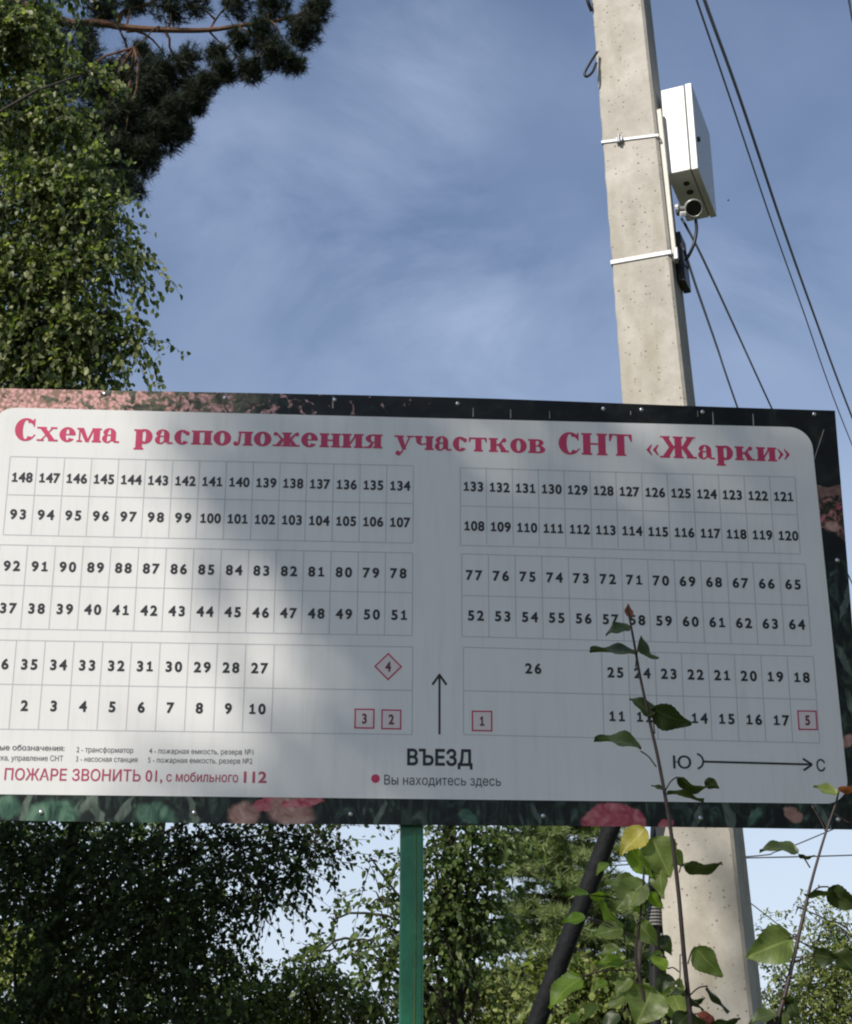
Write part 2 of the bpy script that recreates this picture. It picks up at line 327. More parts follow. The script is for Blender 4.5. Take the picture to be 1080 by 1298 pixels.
# ================================================================== ground
def ground():
    m = mat('grassy_soil', (.045, .060, .020), .95, scale=1.7, col2=(.10, .085, .05), bump=.6, bscale=9)
    N = 60; xs = np.sign(np.linspace(-1, 1, N)) * np.abs(np.linspace(-1, 1, N)) ** 3 * 900
    X, Y = np.meshgrid(xs, xs); Z = .10 * np.sin(X * .35) * np.cos(Y * .29) * np.clip((np.hypot(X, Y) - 6) / 8, 0, 1)
    V = np.stack([X, Y, Z], -1).reshape(-1, 3); I = np.arange(N * N).reshape(N, N)
    F = np.stack([I[:-1, :-1], I[:-1, 1:], I[1:, 1:], I[1:, :-1]], -1).reshape(-1, 4)
    tag(obj('ground', V, F, m, smooth=True), kind='structure')
ground()

# ================================================================== information board
YAW, LEAN = math.radians(3.3), math.radians(4.8)
bu = Vector((math.cos(YAW), math.sin(YAW), 0)); bn0 = Vector((math.sin(YAW), -math.cos(YAW), 0))
bv = Vector((0, 0, 1)) * math.cos(LEAN) + bn0 * math.sin(LEAN); bn = bu.cross(bv)
BM = Matrix(((bu.x, bv.x, bn.x, 0.0), (bu.y, bv.y, bn.y, 4.0), (bu.z, bv.z, bn.z, 2.7878), (0, 0, 0, 1)))
post_x, post_y = -0.0386, 4.098
board = thing('information_board', 'wide white plot plan sign with a flower printed border on a green post', 'sign', (post_x, post_y, 0))

def warp(u, v):
    """the sheet's right half hangs a little lower than its left"""
    return v + (.0050 - .0102 * (u - .1) if u > .1 else 0.0)

def flats(name, polys, h, mt):
    for q in polys: flat(name, [q], h, mt)
def flat(name, polys, h, mt, parent=board, thick=0.0):
    """flat printed shape: list of (verts2d, faces) at height h above the board"""
    V = []; F = []
    for vs, fs in polys:
        k = len(V); V += [(x, y, h) for x, y in vs]; F += [tuple(i + k for i in f) for f in fs]
    return obj(name, V, F, mt, parent, BM)

def quad(x0, y0, x1, y1): return ([(x0, y0), (x1, y0), (x1, y1), (x0, y1)], [(0, 1, 2, 3)])
def seg(a, b, w):
    a, b = np.array(a, float), np.array(b, float); d = b - a; d /= np.linalg.norm(d); q = np.array([-d[1], d[0]]) * w / 2
    return ([tuple(a - q), tuple(b - q), tuple(b + q), tuple(a + q)], [(0, 1, 2, 3)])
def rounded(x0, y0, x1, y1, r, n=10):
    p = []
    for cx, cy, a0 in ((x1 - r, y1 - r, 0), (x0 + r, y1 - r, 90), (x0 + r, y0 + r, 180), (x1 - r, y0 + r, 270)):
        p += [(cx + r * math.cos(math.radians(a0 + 90 * i / n)), cy + r * math.sin(math.radians(a0 + 90 * i / n))) for i in range(n + 1)]
    return p

# sheet (cut to a slightly uneven rectangle) and printed white panel
sh = MB(); N = 26
def sheet_edge(u):
    top = .668 + .004 * math.cos(u * 2.2) - .003 * (u > .2) * min(1, (u - .2) * 2); bot = -.561 + .0015 * math.sin(u * 3); return bot, top
us = np.linspace(-1.30, 1.2135, N)
V = []; 
for u in us:
    b_, t_ = sheet_edge(u)
    V += [(u, b_, 0), (u, t_, 0), (u, b_, -.003), (u, t_, -.003)]
F = []
for i in range(N - 1):
    a = 4 * i; c = a + 4
    F += [(a, c, c + 1, a + 1), (a + 2, a + 3, c + 3, c + 2), (a, a + 2, c + 2, c), (a + 1, c + 1, c + 3, a + 3)]
F += [(0, 1, 3, 2), (4 * N - 4, 4 * N - 2, 4 * N - 1, 4 * N - 3)]
obj('printed_sheet', V, F, M_print, board, BM)
pp = rounded(-1.236, -.4925, 1.152, .6055, .066)
pp = [(x - .016 * (y - .0) / .6 * (x > 0) + .012 * (-y / .6) * (x < 0), y) for x, y in pp]
flat('white_panel', [(pp, [tuple(range(len(pp)))])], .0007, M_white)

# --- plan grids and numbering
LW = .0021
font = bpy.data.curves.new('lettering', 'FONT'); font_o = bpy.data.objects.new('lettering', font); COL.objects.link(font_o)
def text(body, bold=0.0):
    """outline of a string in the built-in font, emboldened by moving the outline along its normals, filled by winding number"""
    font.body = body; font.size = 1.0; font.resolution_u = 4
    dg = bpy.context.evaluated_depsgraph_get(); fe = font_o.evaluated_get(dg); cv = fe.to_curve(dg); loops = []
    for sp in cv.splines:
        P = []; bp_ = list(sp.bezier_points); n = len(bp_)
        for i in range(n):
            a, b_ = bp_[i], bp_[(i + 1) % n]; p0, p1, p2, p3 = [np.array(q[:2]) for q in (a.co, a.handle_right, b_.handle_left, b_.co)]
            dev = abs(np.cross(p1 - p0, p3 - p0)) + abs(np.cross(p2 - p0, p3 - p0)); m_ = 1 if dev < 1e-5 else 5
            for j in range(m_):
                t = j / m_; P.append((1 - t) ** 3 * p0 + 3 * (1 - t) ** 2 * t * p1 + 3 * (1 - t) * t * t * p2 + t ** 3 * p3)
        Q = [p for i, p in enumerate(P) if np.linalg.norm(p - P[i - 1]) > 1e-5]
        if len(Q) > 2: loops.append(np.array(Q))
    fe.to_curve_clear()
    def inside(p, L):
        M_ = np.roll(L, -1, 0); c = ((L[:, 1] > p[1]) != (M_[:, 1] > p[1])) & (p[0] < (M_[:, 0] - L[:, 0]) * (p[1] - L[:, 1]) / (M_[:, 1] - L[:, 1] + 1e-12) + L[:, 0]); return int(np.sum(c)) % 2 == 1
    out = []
    for L in loops:
        own = float(np.sum(L[:, 0] * np.roll(L[:, 1], -1) - L[:, 1] * np.roll(L[:, 0], -1))); depth = sum(inside(L[0], K) for K in loops if K is not L)
        sg = (1 if own > 0 else -1) * (1 if depth % 2 == 0 else -1)
        d0 = L - np.roll(L, 1, 0); d1 = np.roll(L, -1, 0) - L; d0 /= np.linalg.norm(d0, axis=1)[:, None]; d1 /= np.linalg.norm(d1, axis=1)[:, None]
        n0 = np.stack([d0[:, 1], -d0[:, 0]], 1) * sg; n1 = np.stack([d1[:, 1], -d1[:, 0]], 1) * sg; nn = n0 + n1; nn /= np.maximum(np.linalg.norm(nn, axis=1), .3)[:, None]
        k = np.clip(1 / np.maximum(.5, np.sum(nn * n0, 1)), 1, 1.6); out.append(L + nn * (bold * k)[:, None])
    V, E = [], []
    for L in out:
        k = len(V); V += [Vector(p) for p in L]; E += [(k + i, k + (i + 1) % len(L)) for i in range(len(L))]
    v, e, f, *_ = delaunay_2d_cdt(V, E, [], 0, 1e-5)
    C_ = np.array([np.mean([v[i][:] for i in q], 0) for q in f]); wind = np.zeros(len(f))
    for L in out:
        M_ = np.roll(L, -1, 0)
        for a, b_ in zip(L, M_):
            up_ = (a[1] <= C_[:, 1]) & (b_[1] > C_[:, 1]); dn = (a[1] > C_[:, 1]) & (b_[1] <= C_[:, 1]); cr = (b_[0] - a[0]) * (C_[:, 1] - a[1]) - (C_[:, 0] - a[0]) * (b_[1] - a[1])
            wind += (up_ & (cr > 0)).astype(int) - (dn & (cr < 0)).astype(int)
    return [tuple(p) for p in v], [tuple(q) for q, w in zip(f, wind) if round(w) != 0]
def fit(vf, u0, u1, base, cap, slope=0.0, capunit=.728):
    v, f = vf; x0 = min(p[0] for p in v); x1 = max(p[0] for p in v); sx = (u1 - u0) / (x1 - x0); sy = cap / capunit
    return ([(u0 + (p[0] - x0) * sx, base + p[1] * sy + slope * (p[0] - x0) * sx) for p in v], f)
def union(polys):
    V, F = [], []
    for p in polys:
        a = sum(p[i][0] * p[(i + 1) % len(p)][1] - p[(i + 1) % len(p)][0] * p[i][1] for i in range(len(p)))
        if abs(a) < 1e-6: continue
        p = p if a > 0 else p[::-1]; F.append(list(range(len(V), len(V) + len(p)))); V += [Vector(q) for q in p]
    v, e, f, ov, oe, of = delaunay_2d_cdt(V, [], F, 0, 1e-4)
    return [tuple(q) for q in v], [tuple(q) for q, o in zip(f, of) if len(o)]
ONE = union([[(-.068, 0), (.088, 0), (.088, .70), (-.02, .70), (-.068, .665)], [(-.21, -.015), (.23, -.015), (.23, .118), (-.21, .118)], [(-.215, .535), (-.155, .435), (.06, .565), (.06, .70), (-.005, .70)]])
DIG = {}
for ch in '0123456789':
    v, f = text(ch, .038)
    x0 = min(p[0] for p in v); x1 = max(p[0] for p in v); xc = (x0 + x1) / 2
    v = [(p[0] - xc, p[1]) for p in v]
    if ch == '1':    # the sign's 1 has a foot
        v, f = ONE
    DIG[ch] = (v, f)
def number(s, u, v, cap=.0268, adv=None, wx=1.0):
    """plot number centred on (u, v)"""
    adv = adv or {1: 0, 2: .0262, 3: .0203}[len(s)]; out = []
    if len(s) == 3: wx = .93
    for i, ch in enumerate(s):
        vs, fs = DIG[ch]; k = cap / .69; ox = u + (i - (len(s) - 1) / 2) * adv
        out.append(([(ox + p[0] * k * wx, warp(ox, v) - cap / 2 + p[1] * k) for p in vs], fs))
    return out

def grid(vlines, hlines, x0, x1, rows, cells):
    """cells: list per row of vertical line positions"""
    P = []
    for h in hlines: P.append(([(x0, warp(x0, h) - LW / 2), (x1, warp(x1, h) - LW / 2), (x1, warp(x1, h) + LW / 2), (x0, warp(x0, h) + LW / 2)], [(0, 1, 2, 3)]))
    e = LW / 2 + .0001
    for r, xs_ in enumerate(cells):
        for x in xs_:
            P.append(([(x - LW / 2, warp(x, hlines[r + 1]) + e), (x + LW / 2, warp(x, hlines[r + 1]) + e), (x + LW / 2, warp(x, hlines[r]) - e), (x - LW / 2, warp(x, hlines[r]) - e)], [(0, 1, 2, 3)]))
    return P
def row_edges(c0, c1, n):
    d = (c1 - c0) / (n - 1); return [c0 - d / 2 + d * i for i in range(n + 1)]

def block(hl, x0, x1, rows, cuts):
    """rows: (v, first centre, last centre, numbers)"""
    g = flat('plan_grid', grid(None, hl, x0, x1, rows, cuts), .0011, M_line)
    for v, c0, c1, nums in rows:
        for i, s in enumerate(nums): flat('plot_number', number(str(s), c0 + (c1 - c0) * i / max(1, len(nums) - 1), v), .0014, M_ink, g)
    return g
seq = lambda a, b: list(range(a, b + (1 if b > a else -1), 1 if b > a else -1))
E1 = row_edges(-1.1481, -.0768, 15); E2 = row_edges(-1.1546, -.0770, 15)
block((.457, .343, .225), E1[0], E1[-1], [(.3955, -1.1481, -.0768, seq(148, 134)), (.2860, -1.1498, -.0757, seq(93, 107))], [E1, E1])
block((.196, .080, -.043), E2[0], E2[-1], [(.1358, -1.1546, -.0787, seq(92, 78)), (.0153, -1.1546, -.0752, seq(37, 51))], [E2, E2])
E3 = row_edges(-1.1630, -.4590, 10) + [-.0365]
block((-.075, -.197, -.319), E3[0], -.0365, [(-.1413, -1.1622, -.4582, seq(36, 27)), (-.2545, -1.166, -.4604, seq(1, 10))], [E3, E3])
G1 = row_edges(.1346, 1.0399, 13); G2 = row_edges(.1385, 1.0515, 13)
block((.4542, .3390, .2213), G1[0], G1[-1], [(.3935, .1346, 1.0399, seq(133, 121)), (.2750, .1363, 1.0458, seq(108, 120))], [G1, G1])
block((.1915, .0700, -.0480), G2[0], G2[-1], [(.1300, .1356, 1.0498, seq(77, 65)), (.0130, .1395, 1.0529, seq(52, 64))], [G2, G2])
G3 = [.1045] + row_edges(.5295, 1.0560, 8)
g6 = block((-.0785, -.2005, -.3220), .1045, G3[-1], [(-.1385, .5295, 1.0560, seq(25, 18)), (-.2610, .5298, .9897, seq(11, 17))], [G3, G3])
flat('plot_number', number('26', .2994, -.1335), .0014, M_ink, g6)

# --- red box symbols
def frame(cx, cy, r, w, rot):
    c, s = math.cos(rot), math.sin(rot); o = [(-r, -r), (r, -r), (r, r), (-r, r)]; i = [(p[0] * (1 - w / r), p[1] * (1 - w / r)) for p in o]
    v = [(cx + p[0] * c - p[1] * s, cy + p[0] * s + p[1] * c) for p in o + i]
    return (v, [(k, (k + 1) % 4, 4 + (k + 1) % 4, 4 + k) for k in range(4)])
M_sympink = mat('pink_print', (.78, .69, .69), .45)
for ch, cx, cy, r, rot in (('1', .1554, -.2789, .0285, 0), ('2', -.0939, -.2781, .0275, 0), ('3', -.1673, -.277, .0275, 0), ('4', -.1043, -.1315, .0275, math.pi / 4), ('5', 1.0640, -.2640, .0275, 0)):
    s = flat('map_symbol', [frame(cx, cy, r, .0038, rot)], .0014, M_red)
    flat('symbol_fill', [(frame(cx, cy, r - .004, .001, rot)[0][:4], [(0, 1, 2, 3)])], .0010, M_sympink, s)
    vs, fs = DIG[ch]; k = .0255 / .69
    flat('symbol_number', [([(cx + p[0] * k * .8, cy - .0128 + p[1] * k) for p in vs], fs)], .0014, mat('symbol_ink', (.16, .035, .05), .45), s)

# --- arrows
def arc(cx, cy, r, a0, a1, w, n=14):
    o = [(cx + (r + w / 2) * math.cos(math.radians(a0 + (a1 - a0) * i / n)), cy + (r + w / 2) * math.sin(math.radians(a0 + (a1 - a0) * i / n))) for i in range(n + 1)]
    q = [(cx + (r - w / 2) * math.cos(math.radians(a0 + (a1 - a0) * i / n)), cy + (r - w / 2) * math.sin(math.radians(a0 + (a1 - a0) * i / n))) for i in range(n + 1)]
    return (o + q, [(i, i + 1, n + 2 + i, n + 1 + i) for i in range(n)])
flat('entrance_arrow', [seg((.0383, -.3174), (.0380, -.160), .0058), seg((.0380, -.1520), (.0185, -.1800), .0062), seg((.0380, -.1520), (.0575, -.1800), .0062), seg((.0379, -.162), (.0379, -.1495), .0045)], .0014, M_ink)
flat('compass_arrow', [seg((.7655, -.3822), (1.056, -.3862), .0058), seg((1.068, -.3864), (1.043, -.3705), .0060), seg((1.068, -.3864), (1.043, -.4030), .0060), seg((1.054, -.3862), (1.069, -.3864), .0042), arc(.7440, -.3814, .0205, -78, 78, .0052)], .0014, M_ink)

# --- sans lettering
flat('entrance_lettering', [fit(text('ВЪЕЗД', .030), -.0497, .1289, -.4010, .0425)], .0014, M_ink)
flat('compass_letter', [fit(text('Ю', .012), .6807, .7311, -.4015, .0345)], .0014, M_ink); flat('compass_letter', [fit(text('С', .012), 1.0800, 1.1045, -.4045, .0330)], .0014, M_ink)
flat('location_lettering', [fit(text('Вы находитесь здесь', .004), -.1112, .2060, -.4550, .0262)], .0014, M_greyink)
dotp = [(-.1347 + .0118 * math.cos(2 * math.pi * i / 20), -.4393 + .0118 * math.sin(2 * math.pi * i / 20)) for i in range(20)]
flat('location_dot', [(dotp, [tuple(range(20))])], .0014, M_red)
flat('fire_notice_lettering', [fit(text('ПРИ ПОЖАРЕ ЗВОНИТЬ 01,', .012), -1.2170, -.7064, -.4545, .0310, .001), fit(text('с мобильного', .008), -.6957, -.5040, -.4535, .0260), fit(text('112', .026), -.4893, -.4280, -.4535, .0300)], .0014, mat('fire_notice_print', (.44, .07, .13), .45))
LG = [('Условные обозначения:', -1.2200, -.9713, -.3755, .010), ('1 - сторожка, управление СНТ', -1.2200, -.9735, -.4030, 0),
      ('2 - трансформатор', -.9395, -.7882, -.3785, 0), ('3 - насосная станция', -.9395, -.7760, -.4035, 0),
      ('4 - пожарная емкость, резерв №1', -.7458, -.4665, -.3795, 0), ('5 - пожарная емкость, резерв №2', -.7475, -.4680, -.4040, 0)]
for s, u0, u1, b_, w in LG:
    flat('legend_lettering', [fit(text(s, w), u0, u1, b_, .0150)], .0014, M_greyink)

# --- heavy serif title, drawn glyph by glyph (cap height 100)
def R(x0, y0, x1, y1): return [(x0, y0), (x1, y0), (x1, y1), (x0, y1)]
def ring(cx, cy, rx, ry, tx, ty, a0=0, a1=360, n=28):
    out = []
    for i in range(n):
        p, q = math.radians(a0 + (a1 - a0) * i / n), math.radians(a0 + (a1 - a0) * (i + 1) / n)
        o = lambda a: (cx + rx * math.cos(a), cy + ry * math.sin(a)); k = lambda a: (cx + (rx - tx) * math.cos(a), cy + (ry - ty) * math.sin(a))
        out.append([k(p), o(p), o(q), k(q)])
    return out
def disc(cx, cy, r, n=14): return [(cx + r * math.cos(2 * math.pi * i / n), cy + r * math.sin(2 * math.pi * i / n)) for i in range(n)]
T, O_ = 8, 7
def stem(x, s, h, y0=0, top=True, bot=True):
    o = [R(x, y0, x + s, h)]
    if top: o.append(R(x - O_, h - T, x + s + O_, h))
    if bot: o.append(R(x - O_, y0, x + s + O_, y0 + T))
    return o
def X(a0, a1, b0, b1, h, y0=0): return [(b0, y0), (b1, y0), (a1, h), (a0, h)]
s_, XH = 29, 64
def gl(c):
    if c == 'С': return ring(52, 50, 50, 52, 36, 9, 42, 318) + [R(86, 64, 92, 100), [(70, 84), (92, 64), (92, 84), (86, 94)], [(74, 8), (78, 6), (98, 26), (93, 30)]], 98
    if c == 'с': return ring(36, 32, 35, 34, 29, 9, 40, 322) + [disc(58, 50, 10)], 70
    if c == 'о': return ring(40, 32, 39, 34, 29, 9), 80
    if c == 'е': return ring(38, 32, 37, 34, 29, 9, 0, 325) + [R(14, 29, 74, 35)], 76
    if c == 'х': return [X(8, 36, 62, 90, XH), X(72, 80, 14, 22, XH), R(0, XH - T, 44, XH), R(62, XH - T, 92, XH), R(2, 0, 34, T), R(54, 0, 98, T)], 98
    if c == 'м': return stem(76, s_, XH) + [X(8, 30, 40, 58, XH), X(72, 82, 44, 54, XH), R(9, 0, 16, XH), R(0, 0, 25, T), R(0, XH - T, 30, XH)], 108
    if c == 'а': return [R(42, 6, 66, 46), R(60, 0, 82, T), R(58, 0, 66, 14)] + ring(36, 42, 30, 24, 24, 6, 0, 165) + [disc(17, 46, 10)] + ring(28, 18, 25, 20, 22, 6, 80, 300) + [R(26, 31, 48, 37), [(30, -2), (46, 8), (46, 16), (30, 5)]], 82
    if c == 'р': return stem(8, s_, XH, -28, top=False) + [R(0, XH - T, 33, XH)] + ring(46, 32, 35, 34, 29, 9, -130, 130), 84
    if c == 'п': return stem(8, s_, XH) + stem(58, s_, XH) + [R(8, XH - T, 80, XH)], 92
    if c == 'л': return stem(54, s_, XH) + [R(26, XH - T, 60, XH), X(30, 40, 24, 34, XH, 14), disc(14, 9, 10)] + ring(16, 16, 18, 18, 8, 8, -90, 0, 8), 88
    if c == 'ж': return stem(48, s_, XH) + [X(8, 18, 36, 52, XH, 30), X(102, 112, 68, 84, XH, 30), X(36, 52, 8, 32, 34), X(68, 84, 88, 112, 34), disc(12, 56, 9), disc(108, 56, 9), R(0, 0, 38, T), R(82, 0, 120, T)], 120
    if c == 'н': return stem(8, s_, XH) + stem(60, s_, XH) + [R(8, 29, 84, 36)], 94
    if c == 'и': return stem(8, s_, XH) + stem(62, s_, XH) + [X(60, 70, 24, 34, XH - 4, 4)], 96
    if c == 'я': return stem(46, s_, XH) + ring(40, 44, 34, 20, 24, 6, 90, 270, 16) + [R(38, 24, 60, 30), R(38, 58, 60, 64), X(34, 44, 10, 32, 28), R(0, 0, 32, T)], 80
    if c == 'у': return [X(8, 36, 36, 56, XH), X(70, 78, 40, 48, XH), X(40, 48, 26, 36, 4, -16), R(0, XH - T, 44, XH), R(58, XH - T, 90, XH), disc(16, -17, 11), R(16, -28, 28, -22), [(24, -28), (38, -12), (32, -8), (20, -22)]], 88
    if c == 'ч': return stem(56, s_, XH) + [R(8, 40, 33, XH), R(1, XH - T, 40, XH)] + ring(36, 42, 28, 20, 22, 8, 180, 290, 10) + [R(44, 24, 60, 31)], 88
    if c == 'т': return stem(32, s_, XH) + [R(2, XH - T, 86, XH), [(2, 42), (7, 42), (14, XH), (2, XH)], [(86, 42), (81, 42), (74, XH), (86, XH)]], 90
    if c == 'к': return stem(8, s_, XH) + [X(70, 80, 40, 54, XH, 28), X(40, 62, 62, 90, 38), R(32, 30, 48, 37), disc(74, 55, 10), R(56, 0, 96, T)], 96
    if c == 'в': return stem(8, s_, XH, 0, True, True) + ring(46, 48, 28, 16, 22, 6, -90, 90, 14) + ring(48, 17, 34, 18, 25, 6, -90, 90, 14) + [R(20, XH - T, 48, XH), R(20, 0, 50, T), R(20, 30, 50, 36)], 84
    if c == 'Н': return stem(8, 33, 100) + stem(76, 33, 100) + [R(8, 47, 100, 55)], 118
    if c == 'Т': return stem(37, 33, 100) + [R(2, 93, 104, 100), [(2, 66), (8, 66), (20, 100), (2, 100)], [(104, 66), (98, 66), (86, 100), (104, 100)]], 108
    if c == 'Ж': return stem(67, 33, 100) + [X(6, 34, 44, 70, 100, 44), X(132, 160, 96, 122, 100, 44), X(46, 72, 4, 36, 56), X(94, 120, 130, 162, 56), R(0, 93, 46, 100), R(120, 93, 166, 100), R(-4, 0, 44, T), R(122, 0, 170, T)], 168
    if c == '«': return [[(2, 34), (26, 60), (30, 56), (18, 34)], [(2, 34), (18, 34), (30, 12), (26, 8)], [(32, 34), (56, 60), (60, 56), (48, 34)], [(32, 34), (48, 34), (60, 12), (56, 8)]], 64
    if c == '»': return [[(62 - x, y) for x, y in p][::-1] for p in gl('«')[0]], 64
    return [], 40
CACHE = {}
def word(s, u0, u1, v0, v1):
    x = 0; P = []
    for ch in s:
        if ch not in CACHE: CACHE[ch] = (union(gl(ch)[0]), gl(ch)[1])
        (vs, fs), w = CACHE[ch]; P.append(([(p[0] + x, p[1]) for p in vs], fs)); x += w + 5
    x0 = min(p[0] for q in P for p in q[0]); x1 = max(p[0] for q in P for p in q[0]); k = (u1 - u0) / (x1 - x0); ky = .0672 / 100
    return [([(u0 + (p[0] - x0) * k, v0 + (v1 - v0) * (p[0] - x0) / (x1 - x0) + p[1] * ky) for p in vs], fs) for vs, fs in P]
TW = [('Схема', -1.1802, -.8835, .5060, .5055), ('расположения', -.8419, -.1286, .5055, .5075), ('участков', -.0941, .3452, .5065, .5045), ('СНТ', .3844, .6004, .5040, .5020), ('«Жарки»', .6420, 1.0676, .5005, .4960)]
for t_ in TW: flat('title_word', word(*t_), .0014, M_red)
bpy.data.objects.remove(font_o)

# --- scratches, screws
SC = []
for x, y0, y1, w in ((-.275, .627, .667, .004), (.135, .612, .642, .003), (.245, .61, .640, .0025), (.36, .612, .638, .002), (.845, .606, .648, .0035), (.80, .63, .65, .002), (.965, .606, .645, .0035), (.52, .64, .652, .002), (.60, .63, .645, .002)):
    SC.append(([(x - w / 2, y0), (x + w / 2, y0 + .003), (x + w / 3, y1), (x - w / 3, y1 - .002)], [(0, 1, 2, 3)]))
SC.append(seg((1.125, .47), (1.175, .60), .0018)); SC.append(seg((1.10, .565), (1.12, .578), .0015))
flat('scratches', SC, .0006, M_scratch)
for u, v in ((-.934, .655), (-.588, .652), (-.27, .655), (.09, .653), (.52, .648), (.633, .648), (.815, .646), (1.15, .648), (1.185, .2), (-1.02, -.539), (-.617, -.536), (-.2, -.535), (.32, -.534), (.75, -.535), (1.13, -.535)):
    b = MB(); ring_ = []
    for rr_, hh in ((.0068, .0004), (.0058, .0028), (.003, .0042)): ring_ += [(u + rr_ * math.cos(2 * math.pi * k / 12), v + rr_ * math.sin(2 * math.pi * k / 12), hh) for k in range(12)]
    b.add(ring_, [(j * 12 + k, j * 12 + (k + 1) % 12, (j + 1) * 12 + (k + 1) % 12, (j + 1) * 12 + k) for j in range(2) for k in range(12)] + [tuple(range(24, 36))])
    b.build('screw', M_screw, board, BM, smooth=True)
# --- post and back rails
b = MB(); b.box((post_x, post_y, 1.62), (.0315, 0, 0), (0, .0315, 0), (0, 0, 1.64))
b.build('post', M_greenpaint, board, bevel=.006)
b = MB(); b.tube([(post_x + .010 + .0015 * math.sin(z * 7), post_y - .0318, z) for z in np.linspace(.02, 3.2, 60)], .0022, 6); b.build('weld_seam', M_rustseam, board)
for v in (-.50, .60):
    b = MB(); b.box((-.04, v, -.019), (1.18, 0, 0), (0, .02, 0), (0, 0, .0155)); b.build('back_rail', M_greenpaint, board, BM)

# ================================================================== concrete pole with cabinet, camera and cables
PY = 5.7; PK = PY / 5.2; PA = math.radians(22); rd = np.array([math.cos(PA), -math.sin(PA), 0]); bk = np.array([math.sin(PA), math.cos(PA), 0])
def z_ref(z): return 1.5 + (z - 1.5) / PK
def pole_corner(z): return np.array([(.942 + (6 - z_ref(z)) * .0318) * PK, PY, z])
def pole_w(z): return (pole_corner(z)[0] - (.733 + (6 - z_ref(z)) * .0205) * PK) / math.cos(PA)
pole = thing('utility_pole', 'tapered square concrete utility pole rising behind the sign', 'utility pole', (1.12, 5.8, 0))
b = MB(); zs = list(np.linspace(-.3, 8.6, 130)); rr = random.Random(3); ring_ = []
for z in zs:
    c = pole_corner(z); w = pole_w(z); d = .215 + (6 - z) * .008; ch = .012; j = lambda: rr.uniform(-.0035, .0015)
    fl = c - rd * w
    ring_ += [c - rd * ch, c + bk * ch, c + bk * (d - ch), c + bk * d - rd * ch, fl + bk * d + rd * ch, fl + bk * (d - ch), fl + bk * (ch * .5) + rd * j(), fl + rd * (ch * .5 + j())]
n = 8
b.add(ring_, [(i * n + k, i * n + (k + 1) % n, (i + 1) * n + (k + 1) % n, (i + 1) * n + k) for i in range(len(zs) - 1) for k in range(n)] + [tuple(range((len(zs) - 1) * n, len(zs) * n))])
b.build('shaft', M_concrete, pole)

BA = math.radians(21.5); brd = np.array([math.cos(BA), -math.sin(BA), 0]); bbk = np.array([math.sin(BA), math.cos(BA), 0]); up = np.array([0, 0, 1.0])
Q = at(885, 212.5, PY)                                              # front lower outer corner of the cabinet
cab = thing('equipment_cabinet', 'white steel equipment cabinet strapped to the right of the concrete pole', 'cabinet', tuple(Q - brd * .07 + bbk * .2))
H, D, BW, DW = .466, .420, .108, .032
def slab(x0, x1, y0, y1, z0, z1):
    c = Q - brd * (x0 + x1) / 2 + bbk * (y0 + y1) / 2 + up * (z0 + z1) / 2
    m = MB(); m.box(c, brd * (x1 - x0) / 2, bbk * (y1 - y0) / 2, up * (z1 - z0) / 2); return m
slab(DW + .004, DW + .004 + BW, 0, D, 0, H).build('body', M_cabinet, cab, bevel=.004)
slab(DW - .003, DW + .010, .006, D - .006, .006, H - .006).build('gasket', M_gasket, cab)
slab(0, DW - .001, -.002, D + .002, -.004, H + .003).build('door', M_cabinet, cab, bevel=.004)
m = MB(); lk = Q + bbk * .055 + up * .19; m.tube([lk - brd * .001, lk + brd * .010], .012, 12); m.build('lock', M_gasket, cab)
for q, r in ((.10, .014), (.175, .016)):
    m = MB(); c = Q - brd * .075 + bbk * q; m.tube([c + up * .004, c - up * .006], r, 14); m.build('cable_gland', M_gasket, cab)
# mounting rail along the pole's corner
def rail_pt(py_): return at(843.5 + (py_ - 222) * .105, py_, PY + .03)
m = MB(); p0, p1 = rail_pt(140), rail_pt(333); ax = (p1 - p0) / 2
m.box((p0 + p1) / 2, rd * .0145, bk * .012, ax); m.build('mounting_rail', M_rail, cab, bevel=.003)
# steel straps round the pole
def strap(name, pyl, pyr, z_l, hgt=.010):
    zl = at(768, pyl, PY + .1)[2]; zr = at(835, pyr, PY)[2]
    m = MB(); off = .004
    def corner(k, z, extra=0):
        c = pole_corner(z); w = pole_w(z); d = .215 + (6 - z) * .008; o = off + extra
        return [c - rd * w - rd * o - bk * o, c + rd * o - bk * o, c + rd * o + bk * (d + o), c - rd * (w + o) + bk * (d + o)][k]
    zz = [zl, zr, zr, zl]; V = []
    for e in (0, .0016):
        for k in range(4):
            V.append(corner(k, zz[k] - hgt, e)); V.append(corner(k, zz[k] + hgt, e))
    F = []
    for k in range(4):
        a, c = 2 * k, 2 * ((k + 1) % 4)
        F += [(8 + a, 8 + c, 8 + c + 1, 8 + a + 1), (a, a + 1, c + 1, c), (a + 1, 8 + a + 1, 8 + c + 1, c + 1), (a, c, 8 + c, 8 + a)]
    m.add(V, F); o = m.build(name, M_zinc, cab)
    return o, zl, zr
st, zl, zr = strap('strap', 181, 172, 0, .0065)
bc = at(785, 177, PY + .055); m = MB(); m.box(bc, rd * .016, bk * .008, up * .013); m.build('buckle', M_zinc, st, bevel=.003)
m = MB(); m.tube([bc - up * .018 - bk * .008, bc + up * .020 - bk * .009], .008, 10); m.build('buckle', M_zinc, st)
strap('strap', 333, 320, 0, .010)
m = MB(); cc = at(857, 322, PY - .02); m.box(cc, rd * .010, bk * .010, up * .030); m.build('rail_clip', M_zinc, cab, bevel=.003)

# black box under the camera on the shaded side
m = MB(); p0, p1 = at(861, 302, PY + .13), at(868, 364, PY + .13); m.box((p0 + p1) / 2, rd * .017, bk * .06, (p1 - p0) / 2)
o = m.build('cable_junction', M_black, None, bevel=.004); tag(o, 'slim black plastic box on the shaded side of the pole under the camera', 'junction box')

